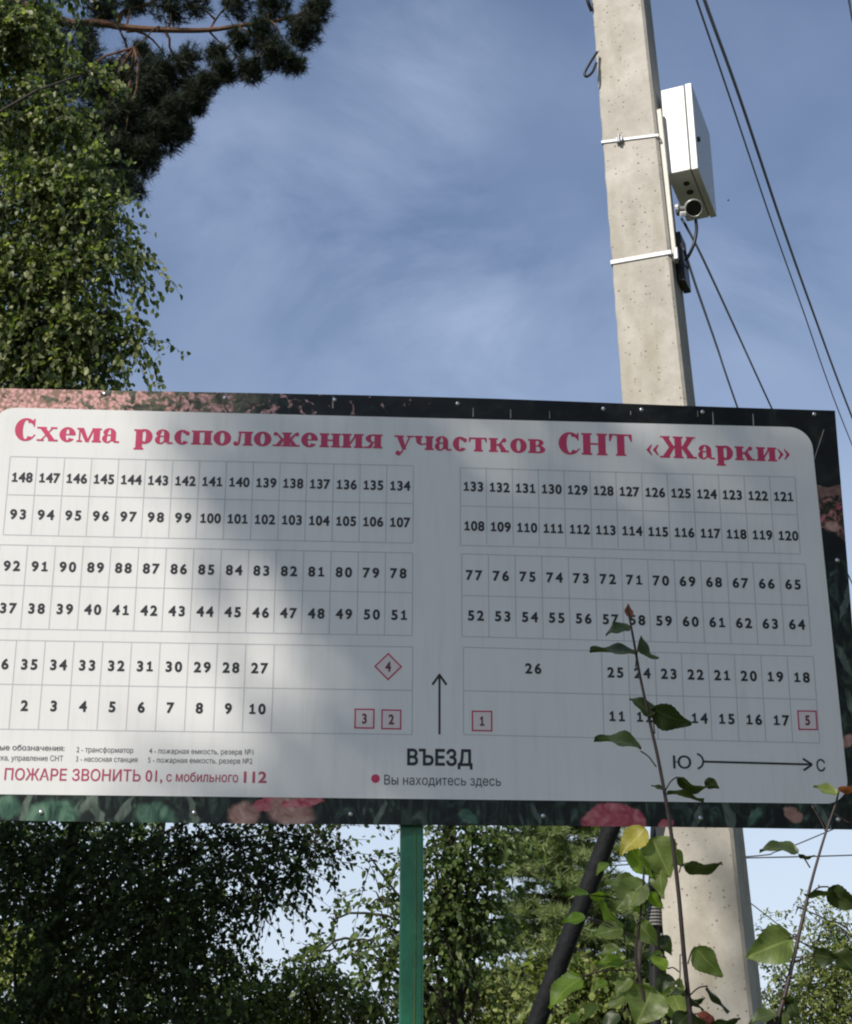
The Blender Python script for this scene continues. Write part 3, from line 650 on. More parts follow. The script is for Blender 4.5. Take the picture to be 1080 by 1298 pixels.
# bullet camera
CP = at(879.5, 264, PY - .02); cd = (EYE - CP); cd = cd / np.linalg.norm(cd); cd = cd + np.array([.06, 0, -.05]); cd /= np.linalg.norm(cd)
camera = thing('security_camera', 'small silver bullet security camera under the white cabinet', 'security camera', tuple(CP - cd * .14))
m = MB(); m.tube([CP - cd * .17, CP - cd * .165, CP - cd * .005, CP - cd * .0], [.024, .034, .037, .0365], 24); m.build('body', M_camshell, camera, smooth=False)
m = MB(); A = []; 
e1 = np.cross(cd, up); e1 /= np.linalg.norm(e1); e2 = np.cross(e1, cd)
prof = [(.034, -.004), (.034, .006), (.037, .009), (.041, .004), (.041, -.02)]
for r_, h_ in prof: A += [CP + cd * h_ + r_ * (math.cos(2 * math.pi * k / 28) * e1 + math.sin(2 * math.pi * k / 28) * e2) for k in range(28)]
m.add(A, [(j * 28 + k, j * 28 + (k + 1) % 28, (j + 1) * 28 + (k + 1) % 28, (j + 1) * 28 + k) for j in range(len(prof) - 1) for k in range(28)]); m.build('lens_ring', M_camshell, camera, smooth=True)
m = MB(); m.tube([CP - cd * .001, CP + cd * .0015], .0345, 24); m.build('lens', M_glass, camera)
m = MB(); br = at(859, 266, PY + .03); m.tube([CP - cd * .07 - e1 * .0, br], [.011, .014], 10); m.tube([br - rd * .006, br + rd * .008], .028, 14); m.build('bracket', M_camshell, camera)
m = MB(); b2 = at(866, 271, PY - .035); m.box(b2, e1 * .014, e2 * .010, cd * .02); m.build('bracket_knuckle', M_cabinet, camera, bevel=.004)

def cable(name, label, pts, r, mt=M_cable, cat='cable', n=7, k=8, group=None):
    m = MB(); m.tube(spline(pts, k), r, n); return tag(m.build(name, mt, smooth=True), label, cat, group)
cable('camera_cable', 'black cable looping from the security camera back to the pole', [at(882, 279, PY + .05), at(883, 291, PY - .01), at(880, 308, PY - .02), at(874, 322, PY), at(869, 330, PY + .03)], .0075)
cable('drop_cable', 'steeper of the two black cables running down from under the security camera', [at(864, 309, PY), at(870, 325, PY), at(884, 368, 6.3), at(909, 440, 7.6), at(935, 517, 9.2), at(1010, 730, 14), at(1072, 890, 20)], .0065)
cable('drop_cable', 'flatter of the two black cables running down from under the security camera', [at(864, 277, PY), at(871, 289, PY), at(892, 330, 6.3), at(935, 423, 7.6), at(978, 517, 9.2), at(1090, 760, 13.5), at(1180, 945, 19)], .0060)
cable('overhead_wire', 'thinner left wire of the overhead pair crossing the sky right of the pole', [at(850, -95, 5.6), at(883, 0, 6.6), at(929, 135, 8), at(978, 281, 10), at(1016, 388, 12), at(1063, 521, 15), at(1120, 660, 19)], .0062, M_wire, 'wire')
cable('overhead_wire', 'thicker right wire of the overhead pair crossing the sky right of the pole', [at(862, -95, 5.6), at(893, 0, 6.6), at(938, 125, 8), at(990, 281, 10), at(1030, 394, 12), at(1077, 521, 15), at(1134, 660, 19)], .0105, M_cable, 'wire')
cable('overhead_wire', 'short piece of dark wire in the top right corner of the sky', [at(1066, -60, 7), at(1076, 0, 8), at(1088, 55, 9), at(1130, 210, 12)], .008, M_cable, 'wire')
cable('distant_wire', 'lower of two thin level wires right of the pole below the sign', [at(760, 1092, 30), at(945, 1087.5, 26), at(1010, 1086, 26), at(1080, 1084, 26), at(1300, 1076, 26)], .012, M_wire, 'wire')
cable('distant_wire', 'slack thin wire sagging just above the level wire below the sign', [at(700, 1102, 24), at(945, 1086, 24), at(985, 1079, 24), at(1035, 1060, 24), at(1150, 1010, 24)], .010, M_wire, 'wire')
cable('distant_wire', 'thin slanting wire right of the pole low above the far tree', [at(930, 1130, 18), at(953, 1146, 18), at(1005, 1186, 18), at(1080, 1240, 18)], .007, M_wire, 'wire')
# coil at the left edge of the pole, top
lp = [at(757, 66, 5.77), at(749, 78, 5.75), at(743, 88, 5.75), at(741, 94, 5.75), at(744, 97, 5.75), at(751, 91, 5.75), at(756, 80, 5.77)]
cable('cable_loop', 'small loop of black cable sticking out left of the pole top', lp, .0065)
cable('cable_tail', 'end of black cable at the top edge left of the pole', [at(740, -40, 5.8), at(744, -4, 5.77), at(750, 14, 5.79)], .009)
# conduit with striped tag at the left of the pole, lower part
cond = thing('cable_conduit', 'black cable conduit with a striped tag on the lower left edge of the pole', 'conduit', (.84, 5.83, 0))
m = MB(); m.tube([at(832, 1040, 5.87), at(829, 1120, 5.87), at(830, 1200, 5.87), at(831, 1300, 5.87), np.array([.84, 5.87, .0])], .022, 10); m.build('pipe', M_black, cond, smooth=True)
m = MB()
for i in range(6):
    c = at(830, 1151 + i * 4.2, 5.862); m.tube([c - up * .0035, c + up * .0035], .029, 14)
m.build('striped_tag', M_label, cond)

# tarred strut leaning on the pole
m = MB(); p1 = at(775, 1050, 5.65); p0 = at(680, 1298, 5.65); d = (p1 - p0); 
ptop = p1 + d * .62; pbot = p0 - d * (p0[2] + .3) / d[2]
ptop[1] = 5.68
pts = [pbot + (ptop - pbot) * t for t in np.linspace(0, 1, 14)]; rr = random.Random(8)
pts = [p + np.array([rr.uniform(-.003, .003), 0, 0]) for p in pts]
m.tube(pts, [.037 - .004 * t for t in np.linspace(0, 1, 14)], 12)
tag(m.build('support_strut', M_tar, smooth=True), 'dark round strut slanting up behind the sign beside the concrete pole', 'strut')

# ================================================================== trees
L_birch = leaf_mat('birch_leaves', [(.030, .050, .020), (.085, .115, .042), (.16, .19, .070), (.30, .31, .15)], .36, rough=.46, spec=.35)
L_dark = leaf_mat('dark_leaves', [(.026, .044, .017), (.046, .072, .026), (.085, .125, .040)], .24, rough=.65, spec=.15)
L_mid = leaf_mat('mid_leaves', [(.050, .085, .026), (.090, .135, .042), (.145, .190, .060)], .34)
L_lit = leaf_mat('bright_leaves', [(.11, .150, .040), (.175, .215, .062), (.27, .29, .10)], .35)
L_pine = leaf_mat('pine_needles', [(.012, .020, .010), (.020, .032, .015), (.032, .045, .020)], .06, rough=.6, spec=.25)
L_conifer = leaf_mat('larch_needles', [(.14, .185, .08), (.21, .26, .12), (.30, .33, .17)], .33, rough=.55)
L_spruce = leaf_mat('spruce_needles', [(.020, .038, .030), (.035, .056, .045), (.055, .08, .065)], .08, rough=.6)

def norm(a): return a / (np.linalg.norm(a, axis=-1, keepdims=True) + 1e-9)
class Leaves:
    def __init__(s): s.V = []; s.n = 0
    def add(s, pos, dr, size, width=.75, fold=.15, droop=.2):
        """rounded leaves, creased along the midrib: 6 vertices, two quads each"""
        n = len(pos); dr = norm(dr); r = norm(rng.normal(size=(n, 3))); side = norm(np.cross(dr, r)); nr = np.cross(side, dr)
        L = (size * rng.uniform(.7, 1.25, n))[:, None]; w = L * width * .5; f = L * fold * rng.uniform(.2, 1.2, (n, 1)); dz = np.zeros((n, 3)); dz[:, 2] = -1
        b = pos; t = pos + dr * L + dz * L * droop
        l1 = pos + dr * L * .28 + side * w + nr * f; l2 = pos + dr * L * .68 + side * w * .78 + nr * f * .8 + dz * L * droop * .4
        r1 = pos + dr * L * .28 - side * w + nr * f; r2 = pos + dr * L * .68 - side * w * .78 + nr * f * .8 + dz * L * droop * .4
        s.V.append(np.stack([b, r1, r2, t, l2, l1], 1).reshape(-1, 3)); s.n += n
    def build(s, name, mt, parent):
        V = np.concatenate(s.V); b = np.arange(s.n)[:, None] * 6
        F = np.concatenate([b + np.array([[0, 1, 2, 3]]), b + np.array([[0, 3, 4, 5]])], 1).reshape(-1, 4)
        return obj(name, V, F, mt, parent)
def in_ball(n, bias=.5):
    d = norm(rng.normal(size=(n, 3))); return d * (rng.uniform(0, 1, (n, 1)) ** bias)

def sprays(Lv, tw, c, rad, ntw, nlf, size, droop=.5, tl=.35, width=.75, outward=None, twr=.0022):
    """a clump of leafy twigs: twig starts spread through an ellipsoid, leaves along each twig"""
    c = np.asarray(c, float); rad = np.asarray(rad if hasattr(rad, '__len__') else [rad] * 3, float)
    st = c + in_ball(ntw, .45) * rad * .85
    dr = norm((st - c) / rad + rng.normal(size=(ntw, 3)) * .6 + (0 if outward is None else np.asarray(outward)))
    ln = tl * rng.uniform(.5, 1.3, ntw)
    ts = np.linspace(.1, 1, nlf)
    down = np.array([0, 0, -1.0])
    for i in range(ntw):
        p = st[i] + dr[i] * (ts * ln[i])[:, None] + down * (droop * ln[i] * ts ** 2)[:, None]
        d = dr[i] + down * (2 * droop * ts)[:, None] + rng.normal(size=(nlf, 3)) * .9
        Lv.add(p + rng.normal(size=(nlf, 3)) * .012, d, np.full(nlf, size), width)
        if tw is not None: tw.tube([st[i], (st[i] + p[nlf // 2]) / 2 + (0, 0, .01), p[nlf // 2], p[-1]], [twr * 1.5, twr * 1.2, twr, twr * .5], 3, caps=False)

def limb(m, a, b, r0, r1, bend=.12, n=7, sides=6):
    a, b = np.asarray(a, float), np.asarray(b, float); L = np.linalg.norm(b - a); o = rng.normal(size=3) * bend * L; pts = []
    for t in np.linspace(0, 1, n): pts.append(a + (b - a) * t + o * math.sin(math.pi * t) + rng.normal(size=3) * .012 * L * (0 < t < 1) + np.array([0, 0, .10 * L * math.sin(math.pi * t)]))
    m.tube(pts, list(np.linspace(r0, r1, n)), sides); return pts

def tree(name, label, cat, foot, top, r0, clumps, bark, leafm, size, width=.75, droop=.5, tl=.35, group=None, fork=.55, twigs=True, nlf=9):
    """clumps: (centre, radii, number of twigs)"""
    t = thing(name, label, cat, tuple(foot), group)
    tr = MB(); foot, top = np.asarray(foot, float), np.asarray(top, float); tp = []
    for s in np.linspace(0, 1, 12): tp.append(foot + (top - foot) * s + np.array([.05 * math.sin(s * 5 + foot[0]), .04 * math.cos(s * 4), 0]) * (s > 0))
    tr.tube(tp, [r0 * (1 - .8 * s) + .008 + .25 * r0 * math.exp(-s * 18) for s in np.linspace(0, 1, 12)], 10)
    Lv = Leaves(); tw = MB() if twigs else None; br = MB()
    for c, rad, ntw in clumps:
        c = np.asarray(c, float)
        k = max(1, min(10, int(round(11 * np.clip((c[2] - foot[2]) / (top[2] - foot[2] + 1e-6), .12, 1) * .85))))
        limb(br, tp[k], c, max(.012, r0 * .28 * (1 - .06 * k)), .006)
        mr = float(np.mean(rad))
        for _ in range(4):
            limb(br, c + rng.normal(size=3) * mr * .1, c + in_ball(1)[0] * np.asarray(rad) * .85, .006, .003, n=5, sides=4)
        sprays(Lv, tw, c, rad, ntw, nlf, size, droop, tl, width)
    tr.build('trunk', bark, t, smooth=True)
    if twigs: br.v, br.f = br.v, br.f; n0 = len(br.v); br.v += tw.v; br.f += [tuple(i + n0 for i in f) for f in tw.f]
    br.build('branches', M_bark_dark, t)
    Lv.build('crown', leafm, t)
    return t

A = lambda px, py, y: at(px, py, y)
# --- birch at the upper left, in front of the pine
B = 8.6
cl = []
for px, py, y, r, n in ((15, 35, B, .26, 56), (45, 75, B + .2, .22, 40), (115, 92, B + .1, .11, 13), (20, 140, B, .30, 60), (70, 165, B + .1, .20, 30), (75, 235, B, .22, 36), (132, 215, B + .1, .10, 12), (30, 250, B, .32, 64), (115, 275, B, .20, 32), (148, 300, B + .2, .11, 11),
                        (20, 350, B, .34, 70), (90, 345, B, .26, 50), (146, 335, B, .13, 12), (165, 325, B + .1, .06, 4), (60, 420, B, .28, 56), (115, 410, B, .17, 24), (155, 432, B, .12, 12), (176, 436, B + .1, .06, 4), (15, 440, B, .26, 48), (85, 465, B, .19, 22), (125, 452, B, .10, 8), (40, 490, B, .22, 24),
                        (-70, 80, B, .5, 80), (-90, 230, B, .5, 80), (-80, 380, B, .5, 80), (-60, -80, B, .5, 70), (60, -70, B + .2, .4, 60), (-60, 520, B, .4, 60), (-190, 300, B, .6, 80), (-200, 60, B, .6, 80), (-160, 700, B + .2, .5, 80), (-190, 880, B + .2, .6, 90)):
    cl.append((A(px, py, y), (r, r * .9, r * .85), n))
cl = [(c, r, int(n * 2.3)) for c, r, n in cl]
tree('birch_tree', 'leafy birch at the upper left with sunlit pale leaves before the dark pine', 'tree', (-3.9, 8.9, 0), (-3.6, 8.8, 9.3), .13, cl, M_bark_birch, L_birch, .041, .82, droop=.7, tl=.28, nlf=13)

# --- pine behind it
def pine():
    t = thing('pine_tree', 'dark pine reaching a long bare limb across the top left sky', 'tree', (-5.2, 12.6, 0))
    tr = MB(); tp = [np.array([-5.2 + .15 * math.sin(z * .4), 12.6, z]) for z in np.linspace(0, 15, 16)]
    tr.tube(tp, list(np.linspace(.24, .06, 16)), 12); br = MB(); Y = 12.0
    main = [np.array([-5.65, 12.5, 8.6]), A(-60, 22, Y), A(90, 30, Y), A(125, 29, Y), A(160, 35, Y), A(210, 38, Y), A(265, 38, Y), A(320, 30, Y), A(370, 22, Y), A(405, 2, Y)]
    br.tube(spline(main, 5), list(np.linspace(.055, .009, 46)), 9)
    br.tube(spline([A(150, 27, Y), A(158, 14, Y), A(190, 4, Y), A(230, -22, Y)], 5), list(np.linspace(.028, .010, 16)), 6)
    tufts = []
    subs = []
    for a, b_, r in (((100, 33), (165, 75), .02), ((200, 40), (170, 60), .012), ((160, 40), (215, 85), .016), ((265, 38), (300, 70), .014), ((265, 38), (285, 5), .012), ((300, 33), (345, 60), .012), ((340, 26), (370, 80), .012), ((340, 26), (330, -20), .012), ((210, 40), (235, 100), .016), ((210, 40), (205, -10), .012), ((390, 10), (420, -30), .01)):
        P = limb(br, A(*a, Y), A(*b_, Y + rng.uniform(-.3, .3)), r, r * .4, n=6, sides=5); subs.append(P)
        tufts += [P[-1], P[-2]]
    # tuft masses (pixel, radius in metres, count)
    for px, py, r, n in ((400, 10, .13, 14), (385, 40, .15, 20), (372, 80, .09, 9), (350, 70, .13, 16), (330, 45, .14, 14), (318, 88, .11, 12), (285, 92, .11, 12), (345, 5, .16, 16), (300, 5, .13, 9), (262, 105, .10, 12), (250, 8, .12, 8), (215, 10, .16, 14),
                         (240, 75, .12, 8), (215, 95, .16, 20), (245, 125, .13, 20), (190, 120, .2, 34), (225, 145, .16, 28), (160, 150, .2, 34), (200, 170, .17, 30), (180, 200, .15, 24), (150, 200, .18, 26), (125, 120, .2, 26), (110, 70, .14, 12), (100, 170, .2, 26), (90, 230, .2, 26), (165, 235, .12, 14), (130, 250, .16, 18),
                         (130, 8, .16, 16), (170, 5, .12, 10), (300, 52, .09, 8), (275, 70, .09, 8), (195, 95, .17, 18), (150, 100, .17, 16), (225, 165, .12, 12), (140, 170, .2, 24), (60, 40, .22, 24), (110, 40, .10, 8), (120, 215, .2, 24), (100, 290, .25, 20), (180, 65, .08, 5), (70, 100, .25, 26), (40, 200, .3, 34), (30, 40, .3, 30), (390, -60, .3, 30), (250, -60, .35, 30), (80, -60, .35, 34), (-100, 100, .5, 40), (-120, 300, .5, 40), (40, 330, .3, 26), (-250, 0, .6, 40), (410, -25, .14, 12)):
        n = int(n * 5.5); r *= 1.2; c = A(px, py, Y); q = c + in_ball(n, .5) * np.array([r, r * 1.3, r]); tufts += list(q)
        near = min((p for P in subs + [spline(main, 5)] for p in P), key=lambda p: np.linalg.norm(p - c))
        if np.linalg.norm(near - c) > .1: limb(br, near + (0, 0, 0), c, .013, .006, bend=.04, n=6, sides=5)
        for z in q[:: 8]: br.tube([c, (c + z) / 2 + (0, 0, -.01), z], [.006, .005, .004], 4, caps=False)
    tufts = np.array(tufts); k = 46; n = len(tufts) * k
    base = np.repeat(tufts, k, 0); ax = norm(rng.normal(size=(len(tufts), 3)) * .6 + np.array([0, 0, .5])); ax = np.repeat(ax, k, 0)
    d = norm(rng.normal(size=(n, 3)) + ax * .7); L = rng.uniform(.06, .115, (n, 1)); b0 = base + ax * rng.uniform(-.04, .05, (n, 1)); sd = norm(np.cross(d, rng.normal(size=(n, 3)))) * .0026
    V = np.stack([b0 - sd, b0 + sd, b0 + d * L], 1).reshape(-1, 3); F = np.arange(n * 3).reshape(-1, 3)
    tr.build('trunk', M_bark_pine, t, smooth=True); br.build('branches', M_bark_pine, t); obj('crown', V, F, L_pine, t)
pine()

# --- dark broadleaf tree at the lower left
cl = []
for px, py, y, r, n in ((20, 1080, 9.4, .26, 46), (90, 1075, 9.6, .26, 46), (160, 1080, 9.4, .24, 42), (230, 1090, 9.6, .24, 38), (300, 1075, 9.5, .20, 30), (350, 1070, 9.6, .20, 26), (400, 1065, 9.5, .16, 18), (425, 1085, 9.5, .09, 8),
                        (40, 1160, 9.4, .24, 34), (120, 1155, 9.6, .26, 46), (200, 1160, 9.4, .24, 42), (270, 1150, 9.5, .20, 28), (330, 1130, 9.5, .18, 22), (370, 1110, 9.6, .13, 12),
                        (80, 1240, 9.4, .28, 48), (160, 1235, 9.5, .26, 44), (230, 1230, 9.4, .22, 30), (290, 1215, 9.5, .17, 20), (40, 1310, 9.4, .28, 40), (140, 1310, 9.5, .28, 40), (240, 1300, 9.5, .22, 26),
                        (-80, 1120, 9.5, .5, 60), (-60, 1270, 9.5, .5, 50), (60, 980, 9.6, .4, 60), (220, 980, 9.7, .4, 60), (360, 980, 9.7, .35, 44), (430, 1000, 9.6, .25, 24), (60, 1450, 9.4, .5, 50), (200, 1420, 9.5, .35, 34)):
    cl.append((A(px, py, y), (r, r * .9, r * .85), n))
cl = [(c, r, int(n * (2.7 if c[0] < -.95 else 1.2 if c[0] > -.80 and c[2] < 3.0 else 1.9))) for c, r, n in cl]
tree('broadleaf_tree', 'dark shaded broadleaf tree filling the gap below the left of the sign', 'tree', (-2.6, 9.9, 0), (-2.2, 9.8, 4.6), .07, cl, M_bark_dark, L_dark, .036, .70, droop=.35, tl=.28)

cl = []
for px, py, r, n in ((-20, 1180, .45, 70), (50, 1130, .4, 60), (110, 1220, .4, 64), (180, 1160, .38, 56), (240, 1240, .38, 60), (170, 1290, .4, 60), (300, 1260, .3, 44), (60, 1300, .4, 60), (250, 1140, .22, 24), (100, 1060, .35, 46), (10, 1060, .4, 50), (180, 1080, .3, 34), (-90, 1100, .5, 60), (-80, 1280, .5, 60), (330, 1310, .35, 50), (380, 1290, .25, 34)):
    cl.append((A(px, py, 13.5), (r, r * .9, r * .85), int(n * 1.5)))
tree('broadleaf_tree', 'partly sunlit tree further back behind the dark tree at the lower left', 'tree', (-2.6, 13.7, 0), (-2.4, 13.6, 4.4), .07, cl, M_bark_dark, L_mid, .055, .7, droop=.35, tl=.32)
# --- tree with hanging leafy twigs behind the green post
cl = []
for px, py, y, r, n in ((455, 1205, 8.6, .12, 7), (482, 1140, 8.6, .11, 9), (472, 1090, 8.6, .07, 2), (492, 1180, 8.6, .12, 10), (425, 1165, 8.7, .08, 2), (410, 1205, 8.8, .10, 4), (488, 1225, 8.6, .10, 7),
                        (560, 1070, 8.5, .17, 24), (600, 1060, 8.5, .16, 20), (560, 1120, 8.5, .16, 22), (595, 1130, 8.5, .16, 22), (575, 1170, 8.5, .17, 24), (610, 1180, 8.6, .13, 14), (560, 1215, 8.6, .13, 14), (630, 1075, 8.6, .12, 10), (620, 1110, 8.6, .1, 8), (545, 1180, 8.5, .1, 8), (590, 1215, 8.6, .10, 10),
                        (560, 970, 8.6, .3, 36), (640, 980, 8.7, .3, 34)):
    cl.append((A(px, py, y), (r, r * .9, r * 1.0), n))
cl = [(c, r, int(n * 2.2)) for c, r, n in cl]
tree('leafy_tree', 'tree with dark hanging leafy twigs behind the green post', 'tree', (.12, 8.8, 0), (.16, 8.7, 4.3), .06, cl, M_bark_dark, L_mid, .040, .68, droop=.35, tl=.24)

# --- lit undergrowth along the bottom
def shrub(label, spots, y, lm, foot, size=.036):
    cl = []
    for px, py, r, n in spots: cl.append((A(px, py, y), (r, r * .9, r * .9), int(n * 2.6)))
    f = np.array(foot, float); tree('shrub', label, 'shrub', f, f + np.array([.1, 0, 2.3]), .028, cl, M_bark_dark, lm, size, .7, droop=.3, tl=.24, group='shrubs in the undergrowth')
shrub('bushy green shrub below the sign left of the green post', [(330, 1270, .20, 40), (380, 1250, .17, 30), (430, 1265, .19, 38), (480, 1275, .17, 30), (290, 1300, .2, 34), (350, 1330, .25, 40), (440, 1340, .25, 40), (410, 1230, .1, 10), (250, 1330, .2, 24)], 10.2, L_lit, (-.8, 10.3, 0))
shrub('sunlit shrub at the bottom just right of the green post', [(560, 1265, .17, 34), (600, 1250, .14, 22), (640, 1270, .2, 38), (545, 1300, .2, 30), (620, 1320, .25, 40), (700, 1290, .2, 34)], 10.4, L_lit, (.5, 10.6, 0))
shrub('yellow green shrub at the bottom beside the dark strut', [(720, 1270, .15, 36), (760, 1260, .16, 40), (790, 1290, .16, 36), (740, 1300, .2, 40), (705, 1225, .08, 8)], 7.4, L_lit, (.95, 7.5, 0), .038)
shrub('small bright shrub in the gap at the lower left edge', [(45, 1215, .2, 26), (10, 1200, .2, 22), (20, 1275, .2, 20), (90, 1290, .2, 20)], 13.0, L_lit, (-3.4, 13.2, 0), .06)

# --- soft conifer right of centre
def conifer(name, label, foot, h, rad, lm, seed_n, z0=.4, nl=.055, yaw_bias=0, whorls=26, sweep=.25):
    t = thing(name, label, 'tree', tuple(foot)); foot = np.array(foot, float); tr = MB(); br = MB()
    tr.tube([foot + np.array([0, 0, z]) for z in np.linspace(0, h, 10)], list(np.linspace(.075, .008, 10)), 9); V = []
    for i in range(whorls):
        z = z0 + (h - z0) * i / whorls; L0 = rad * (1 - (z - z0) / (h - z0)) ** .8 + .08
        for j in range(13):
            a = rng.uniform(0, 2 * math.pi); L = L0 * rng.uniform(.65, 1.15); d = np.array([math.cos(a), math.sin(a), sweep * rng.uniform(.2, 1.4)])
            pts = [foot + np.array([0, 0, z]) + d * L * s + np.array([0, 0, -.22 * L * s * s]) for s in np.linspace(0, 1, 6)]
            br.tube(pts, list(np.linspace(.012, .003, 6)), 4, caps=False)
            for s in np.linspace(.2, 1, max(5, int(L * 16))):
                p = pts[0] + d * L * s + np.array([0, 0, -.22 * L * s * s])
                for side in (-1, 1):
                    tv = np.array([-math.sin(a), math.cos(a), 0]) * side * .8 + d * .7 + rng.normal(size=3) * .3; tv /= np.linalg.norm(tv); tl = rng.uniform(.06, .20) * (1.15 - .6 * s)
                    k = seed_n; ss = rng.uniform(0, 1, (k, 1)); b0 = p + tv * tl * ss; dd = norm(tv + rng.normal(size=(k, 3)) * .75); LL = nl * rng.uniform(.6, 1.2, (k, 1)); sd = norm(np.cross(dd, rng.normal(size=(k, 3)))) * .0042
                    V.append(np.stack([b0 - sd, b0 + sd, b0 + dd * LL], 1).reshape(-1, 3))
    V = np.concatenate(V); tr.build('trunk', M_bark_dark, t, smooth=True); br.build('branches', M_bark_dark, t); obj('crown', V, np.arange(len(V)).reshape(-1, 3), lm, t)
conifer('larch_tree', 'soft light green conifer between the green post and the dark strut', (1.02, 11.6, 0), 5.2, .95, L_conifer, 34, nl=.075, whorls=40)
conifer('spruce_tree', 'bluish dark spruce behind the leafy saplings left of the pole', (1.86, 12.6, 0), 3.3, .8, L_spruce, 26, nl=.06, whorls=30)

# --- far tree at the lower right with feathery twigs
cl = []
for px, py, y, r, n in ((1050, 1250, 15, .38, 70), (1085, 1230, 15, .4, 60), (1020, 1275, 15, .3, 46), (1060, 1205, 15, .22, 20), (1075, 1300, 15, .5, 60), (990, 1300, 15, .25, 30), (1120, 1250, 15, .5, 60), (1040, 1330, 15, .5, 50)):
    cl.append((A(px, py, y), (r, r * .9, r * .85), n))
for px, py in ((1030, 1195), (1050, 1180), (1042, 1170), (1060, 1185), (1075, 1190), (965, 1180), (1012, 1150), (975, 1215), (985, 1240), (970, 1265), (1015, 1215)):
    cl.append((A(px, py, 15), (.10, .10, .16), 4))
cl = [(c, r, int(n * 2.4)) for c, r, n in cl]
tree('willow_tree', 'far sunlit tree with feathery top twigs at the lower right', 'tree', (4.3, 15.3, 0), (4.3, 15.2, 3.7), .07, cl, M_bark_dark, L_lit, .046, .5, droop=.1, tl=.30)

# ================================================================== saplings before the sign
def leaf_shape(n=18):
    """outline (along, half width) of a broad pointed leaf"""
    out = []
    for i in range(n + 1):
        t = i / n; w = math.sin(math.pi * t ** .72) ** .85 * (1 - .30 * t); out.append((t, w))
    return out
SHAPE = leaf_shape()
def big_leaf(store, base, tip, hw, y, curl=.15, side=0, fat=None, dy=0.0, petiole=None, serr=.03):
    """one leaf given by its base and tip in the picture, its half width (px) and distance; the rest of its breadth turns away from the viewer"""
    P0, P1 = at(*base, y), at(*tip, y + dy); ax = P1 - P0; L = np.linalg.norm(ax); ax /= L
    view = P0 - EYE; view /= np.linalg.norm(view); a = np.cross(view, ax); a /= np.linalg.norm(a); b = np.cross(ax, a)
    px = np.linalg.norm(P0 - EYE) / FPX; want = hw * px; true = max(want, .42 * L); ca = want / true; sa = math.sqrt(max(0, 1 - ca * ca)) * (1 if side >= 0 else -1)
    sv = a * ca + b * sa; nv = np.cross(sv, ax)
    V, F, UV = [], [], []
    k = len(SHAPE); wv = [random.uniform(-.05, .05) for _ in range(6)]
    for i, (t, w) in enumerate(SHAPE):
        c = P0 + ax * L * t + nv * curl * L * math.sin(math.pi * t) * .6 - np.array([0, 0, 1]) * abs(curl) * L * t * t * .3
        ww = true * w * (1 + (serr if i % 2 else -serr))
        for s, q in ((-1, 1), (-.5, .5), (0, 0), (.5, .5), (1, 1)):
            V.append(c + sv * ww * s * (1 + wv[0] * math.sin(9 * t + s)) + nv * true * ((.16 * q * q + .05 * q) * (1 if curl >= 0 else -1) + q * (.10 * math.sin(11 * t + 40 * wv[1] + s * 2)) + .06 * math.sin(6 * t + 60 * wv[2]))); UV.append((s * (.4 + .6 * w), t, 0))
    for i in range(k - 1):
        for j in range(4): F.append((i * 5 + j, i * 5 + j + 1, (i + 1) * 5 + j + 1, (i + 1) * 5 + j))
    o = store.setdefault('leaf', MB()); o.add(V, F); store.setdefault('uv', []).extend(UV)
    if petiole is not None:
        q = at(*petiole, y); st = store.setdefault('stem', MB()); st.tube(spline([q, (q + P0) / 2 + np.array([0, 0, .004]), P0], 4), .0011, 5)
    return P0

